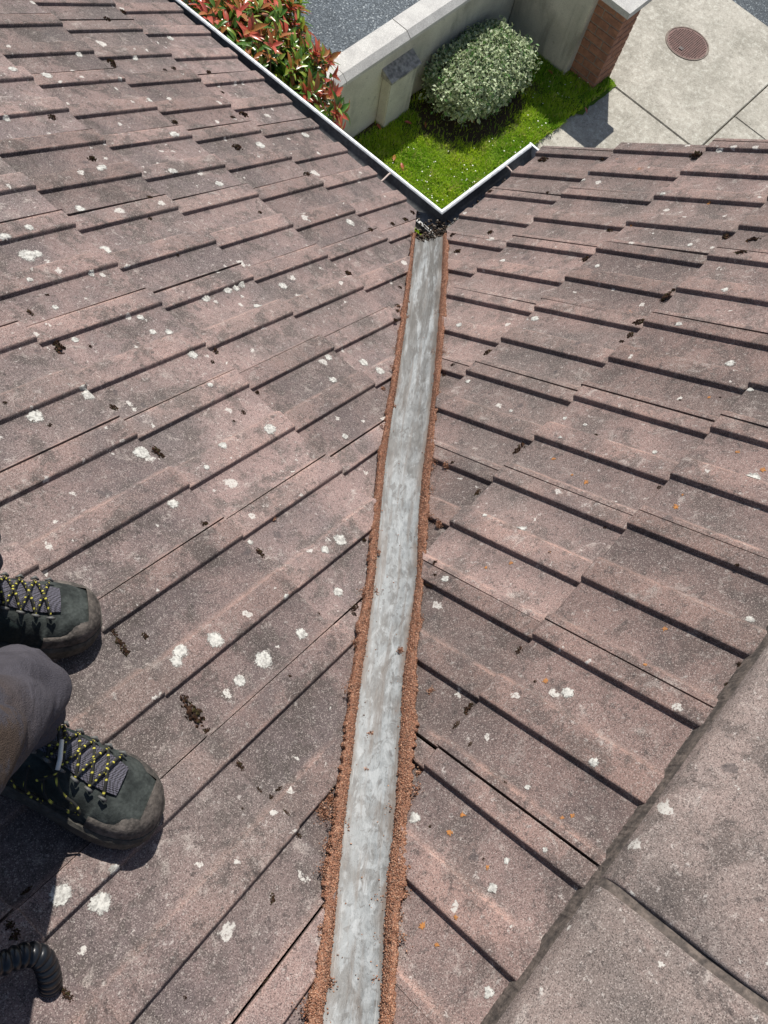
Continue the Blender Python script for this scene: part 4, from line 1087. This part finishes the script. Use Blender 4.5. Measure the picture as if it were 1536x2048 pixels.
    # laces and eyelets
    def lace(pts, nm='lace'):
        pth = catmull(pts, 10); v, f = tube(pth, .0021, 7); cl = []; ph0 = random.randrange(9)
        for i in range(len(pth)):
            for k in range(7):
                fl = ((i+ph0) % 4 < 1) and (k+i//4*3) % 7 < 3
                cl.append((.62, .56, .08, 1) if fl else (.018, .018, .016, 1))
        child(reg(mesh_obj(nm, v, f, M_lace, True, cl)), b)
    rows = [.72, .65, .58, .51, .44, .37, .30, .24]; hx = .026
    for i in range(len(rows)-1):
        for sg in (-1, 1):
            a, c = inst(rows[i], sg*hx, .002), inst(rows[i+1], -sg*hx, .002); m_ = inst((rows[i]+rows[i+1])/2, 0, .009)
            lace([a, a.lerp(m_, .5)+e3*.003, m_, m_.lerp(c, .5)+e3*.003, c])
    for u in rows[:-1]:
        for sg in (-1, 1):
            p = inst(u, sg*.029, .0015); a2 = (inst(u-.01, sg*.029, .0015)-p).normalized(); s2 = (inst(u, sg*.036, .0015)-p).normalized(); nn = a2.cross(s2)
            if nn.dot(e3) < 0: nn = -nn
            v, f = tube([p-a2*.006+nn*.001, p-s2*.004*sg*0+nn*.005, p+a2*.006+nn*.001], [.0018, .0026, .0018], 6); child(reg(mesh_obj('eyelet', v, f, M_metal, True)), b)
    return b, T, surf, inst, lace, e1, e2, e3
b1toe, b1heel = onL(203, 1228, .03), onL(0, 1226, .03)
b2toe, b2heel = onL(322, 1632, .03), onL(95, 1545, .03)
b1 = boot(b1toe-NL*.03, b1heel-NL*.03, NL, -.6, 'scuffed green boot farther from the hose')
b2 = boot(b2toe-NL*.03, b2heel-NL*.03, NL, .6, 'green boot with loose bow of flecked laces')
# loose bow of the nearer boot, hanging over its outer side
_, T2, S2, I2, lace2, e1, e2, e3 = b2
s_ = -1 if (T2(.5, .03, .05)-CAM).dot(up) > (T2(.5, -.03, .05)-CAM).dot(up) else 1
kn = I2(.34, 0, .012)
lace2([kn, I2(.40, s_*.02, .014), S2(.52, math.pi/2-s_*.75, .012), S2(.63, math.pi/2-s_*.95, .010), S2(.66, math.pi/2-s_*1.12, .008), S2(.60, math.pi/2-s_*1.25, .008), S2(.48, math.pi/2-s_*1.1, .009), I2(.38, s_*.03, .01), kn])
lace2([kn, I2(.33, s_*.03, .014), S2(.40, math.pi/2-s_*1.15, .012), S2(.46, math.pi/2-s_*1.38, .010), S2(.50, math.pi/2-s_*1.45, .008), S2(.44, math.pi/2-s_*1.48, .008), S2(.34, math.pi/2-s_*1.2, .010), I2(.31, s_*.03, .012), kn])
lace2([kn, I2(.38, -s_*.015, .016), S2(.46, math.pi/2-s_*.1, .016), S2(.50, math.pi/2-s_*.55, .014), S2(.44, math.pi/2-s_*1.0, .012)])
lace2([kn, I2(.30, s_*.02, .02), S2(.30, math.pi/2-s_*.9, .014), S2(.36, math.pi/2-s_*1.3, .012)])
v, f = tube([S2(.46, math.pi/2-s_*.02, .018), S2(.49, math.pi/2-s_*.30, .018), S2(.50, math.pi/2-s_*.5, .017)], .0030, 8); child(reg(mesh_obj('lace_tip', v, f, simple('white plastic tip', (.7, .68, .62), .4), True)), b2[0])

def trouser(B, knee, hip, rr, nm='trouser_leg'):
    _, T, *_r, e1, e2, e3 = B[0], B[1], B[5], B[6], B[7]
    a0 = T(.235, 0, .115); ank = T(.22, 0, .19)
    path = catmull([a0, ank, ank.lerp(knee, .5), knee, knee.lerp(hip, .5), hip], 12); n = 48; V, F, cl = [], [], []
    rad = np.interp(np.linspace(0, 1, len(path)), [0, .08, .3, .6, .8, 1], [rr*1.0, rr*1.02, rr*1.0, rr*1.08, rr*1.25, rr*1.35])
    for i, p in enumerate(path):
        t = (path[min(i+1, len(path)-1)]-path[max(i-1, 0)]).normalized(); x = (e1-t*e1.dot(t)).normalized(); y = t.cross(x)
        for k in range(n):
            a = 2*math.pi*k/n; cr = i*.30+math.sin(a+.9)*1.6+.5*math.sin(a*3); fo = 1+.26*(abs(math.sin(cr*1.35))**.6-.5)*math.exp(-abs(i-10)/26)+.04*math.sin(a*5+i*.4)*math.exp(-i/34)+.05*noise.noise(Vector((math.cos(a)*1.4, math.sin(a)*1.4, i*.12)))
            r_ = rad[i]*fo*(1.06 if math.cos(a) > 0 else 1.0)
            V.append(p+(x*math.cos(a)*1.08+y*math.sin(a))*r_); cl.append((min(1, max(0, (i-21)/9)),)*3+(1,))
    for i in range(len(path)-1):
        for k in range(n): F.append((i*n+k, i*n+(k+1) % n, (i+1)*n+(k+1) % n, (i+1)*n+k))
    # hem turned inward
    b0 = len(V)
    for k in range(n): V.append(path[1]+(V[k]-path[0])*.93); cl.append((0, 0, 0, 1))
    for k in range(n): F.append((k, b0+k, b0+(k+1) % n, (k+1) % n))
    o = mesh_obj(nm, V, F, M_trou, True, cl); child(reg(o), person); return o
k2 = b2[1](.2, 0, .2); 
knee2 = at_z(-210, 1570, k2.z+.33); hip2 = at_z(-650, 1640, k2.z+.66)+Vector((-.08, .02, .06))
trouser(b2, knee2, hip2, .050)
k1 = b1[1](.2, 0, .2); knee1 = at_z(-330, 1150, k1.z+.33); hip1 = hip2+Vector((-.04, .22, 0))
trouser(b1, knee1, hip1, .057)
# upper body behind the camera: one continuous skinned figure
hc = (hip1+hip2)/2
J = {'pel': hc+Vector((0, 0, .02)), 'wa': hc+Vector((-.02, 0, .18)), 'ch': hc+Vector((0, 0, .40)), 'nk': hc+Vector((.02, 0, .55)), 'hd': hc+Vector((.06, -.01, .66)), 'ht': hc+Vector((.07, -.01, .76)),
     's1': hc+Vector((-.02, .17, .47)), 'e1': hc+Vector((.02, .24, .20)), 'w1': hc+Vector((.20, .12, .22)), 's2': hc+Vector((0, -.17, .47)), 'e2': hc+Vector((.02, -.25, .20)), 'w2': hc+Vector((.2, -.2, .24)), 'h1': hip1, 'h2': hip2}
keys = list(J); E_ = [('pel','wa'),('wa','ch'),('ch','nk'),('nk','hd'),('hd','ht'),('ch','s1'),('s1','e1'),('e1','w1'),('ch','s2'),('s2','e2'),('e2','w2'),('pel','h1'),('pel','h2')]
me = bpy.data.meshes.new('body'); me.from_pydata([tuple(J[k]) for k in keys], [(keys.index(a), keys.index(b)) for a, b in E_], [])
bo = bpy.data.objects.new('body', me); C.objects.link(bo)
sk = bo.modifiers.new('skin', 'SKIN'); bo.modifiers.new('sub', 'SUBSURF').levels = 2
RAD = dict(pel=.13, wa=.12, ch=.14, nk=.055, hd=.085, ht=.075, s1=.06, e1=.045, w1=.032, s2=.06, e2=.045, w2=.032, h1=.09, h2=.09)
for i, k in enumerate(keys): me.skin_vertices[0].data[i].radius = (RAD[k], RAD[k]); me.skin_vertices[0].data[i].use_root = (k == 'pel')
mj = MB('dark work jacket and skin', .85, .25); sz = mj.t.nodes.new('ShaderNodeSeparateXYZ'); mj.lk(mj.pos, sz.inputs[0])
cj = mj.mix(mj.math('GREATER_THAN', sz.outputs[2], hc.z+.545), (.03, .03, .035), (.45, .27, .20)); cj = mj.mix(mj.math('GREATER_THAN', sz.outputs[2], hc.z+.74), cj, (.035, .022, .015)); mj.col(cj)
me.materials.append(mj.m); child(reg(bo), person)
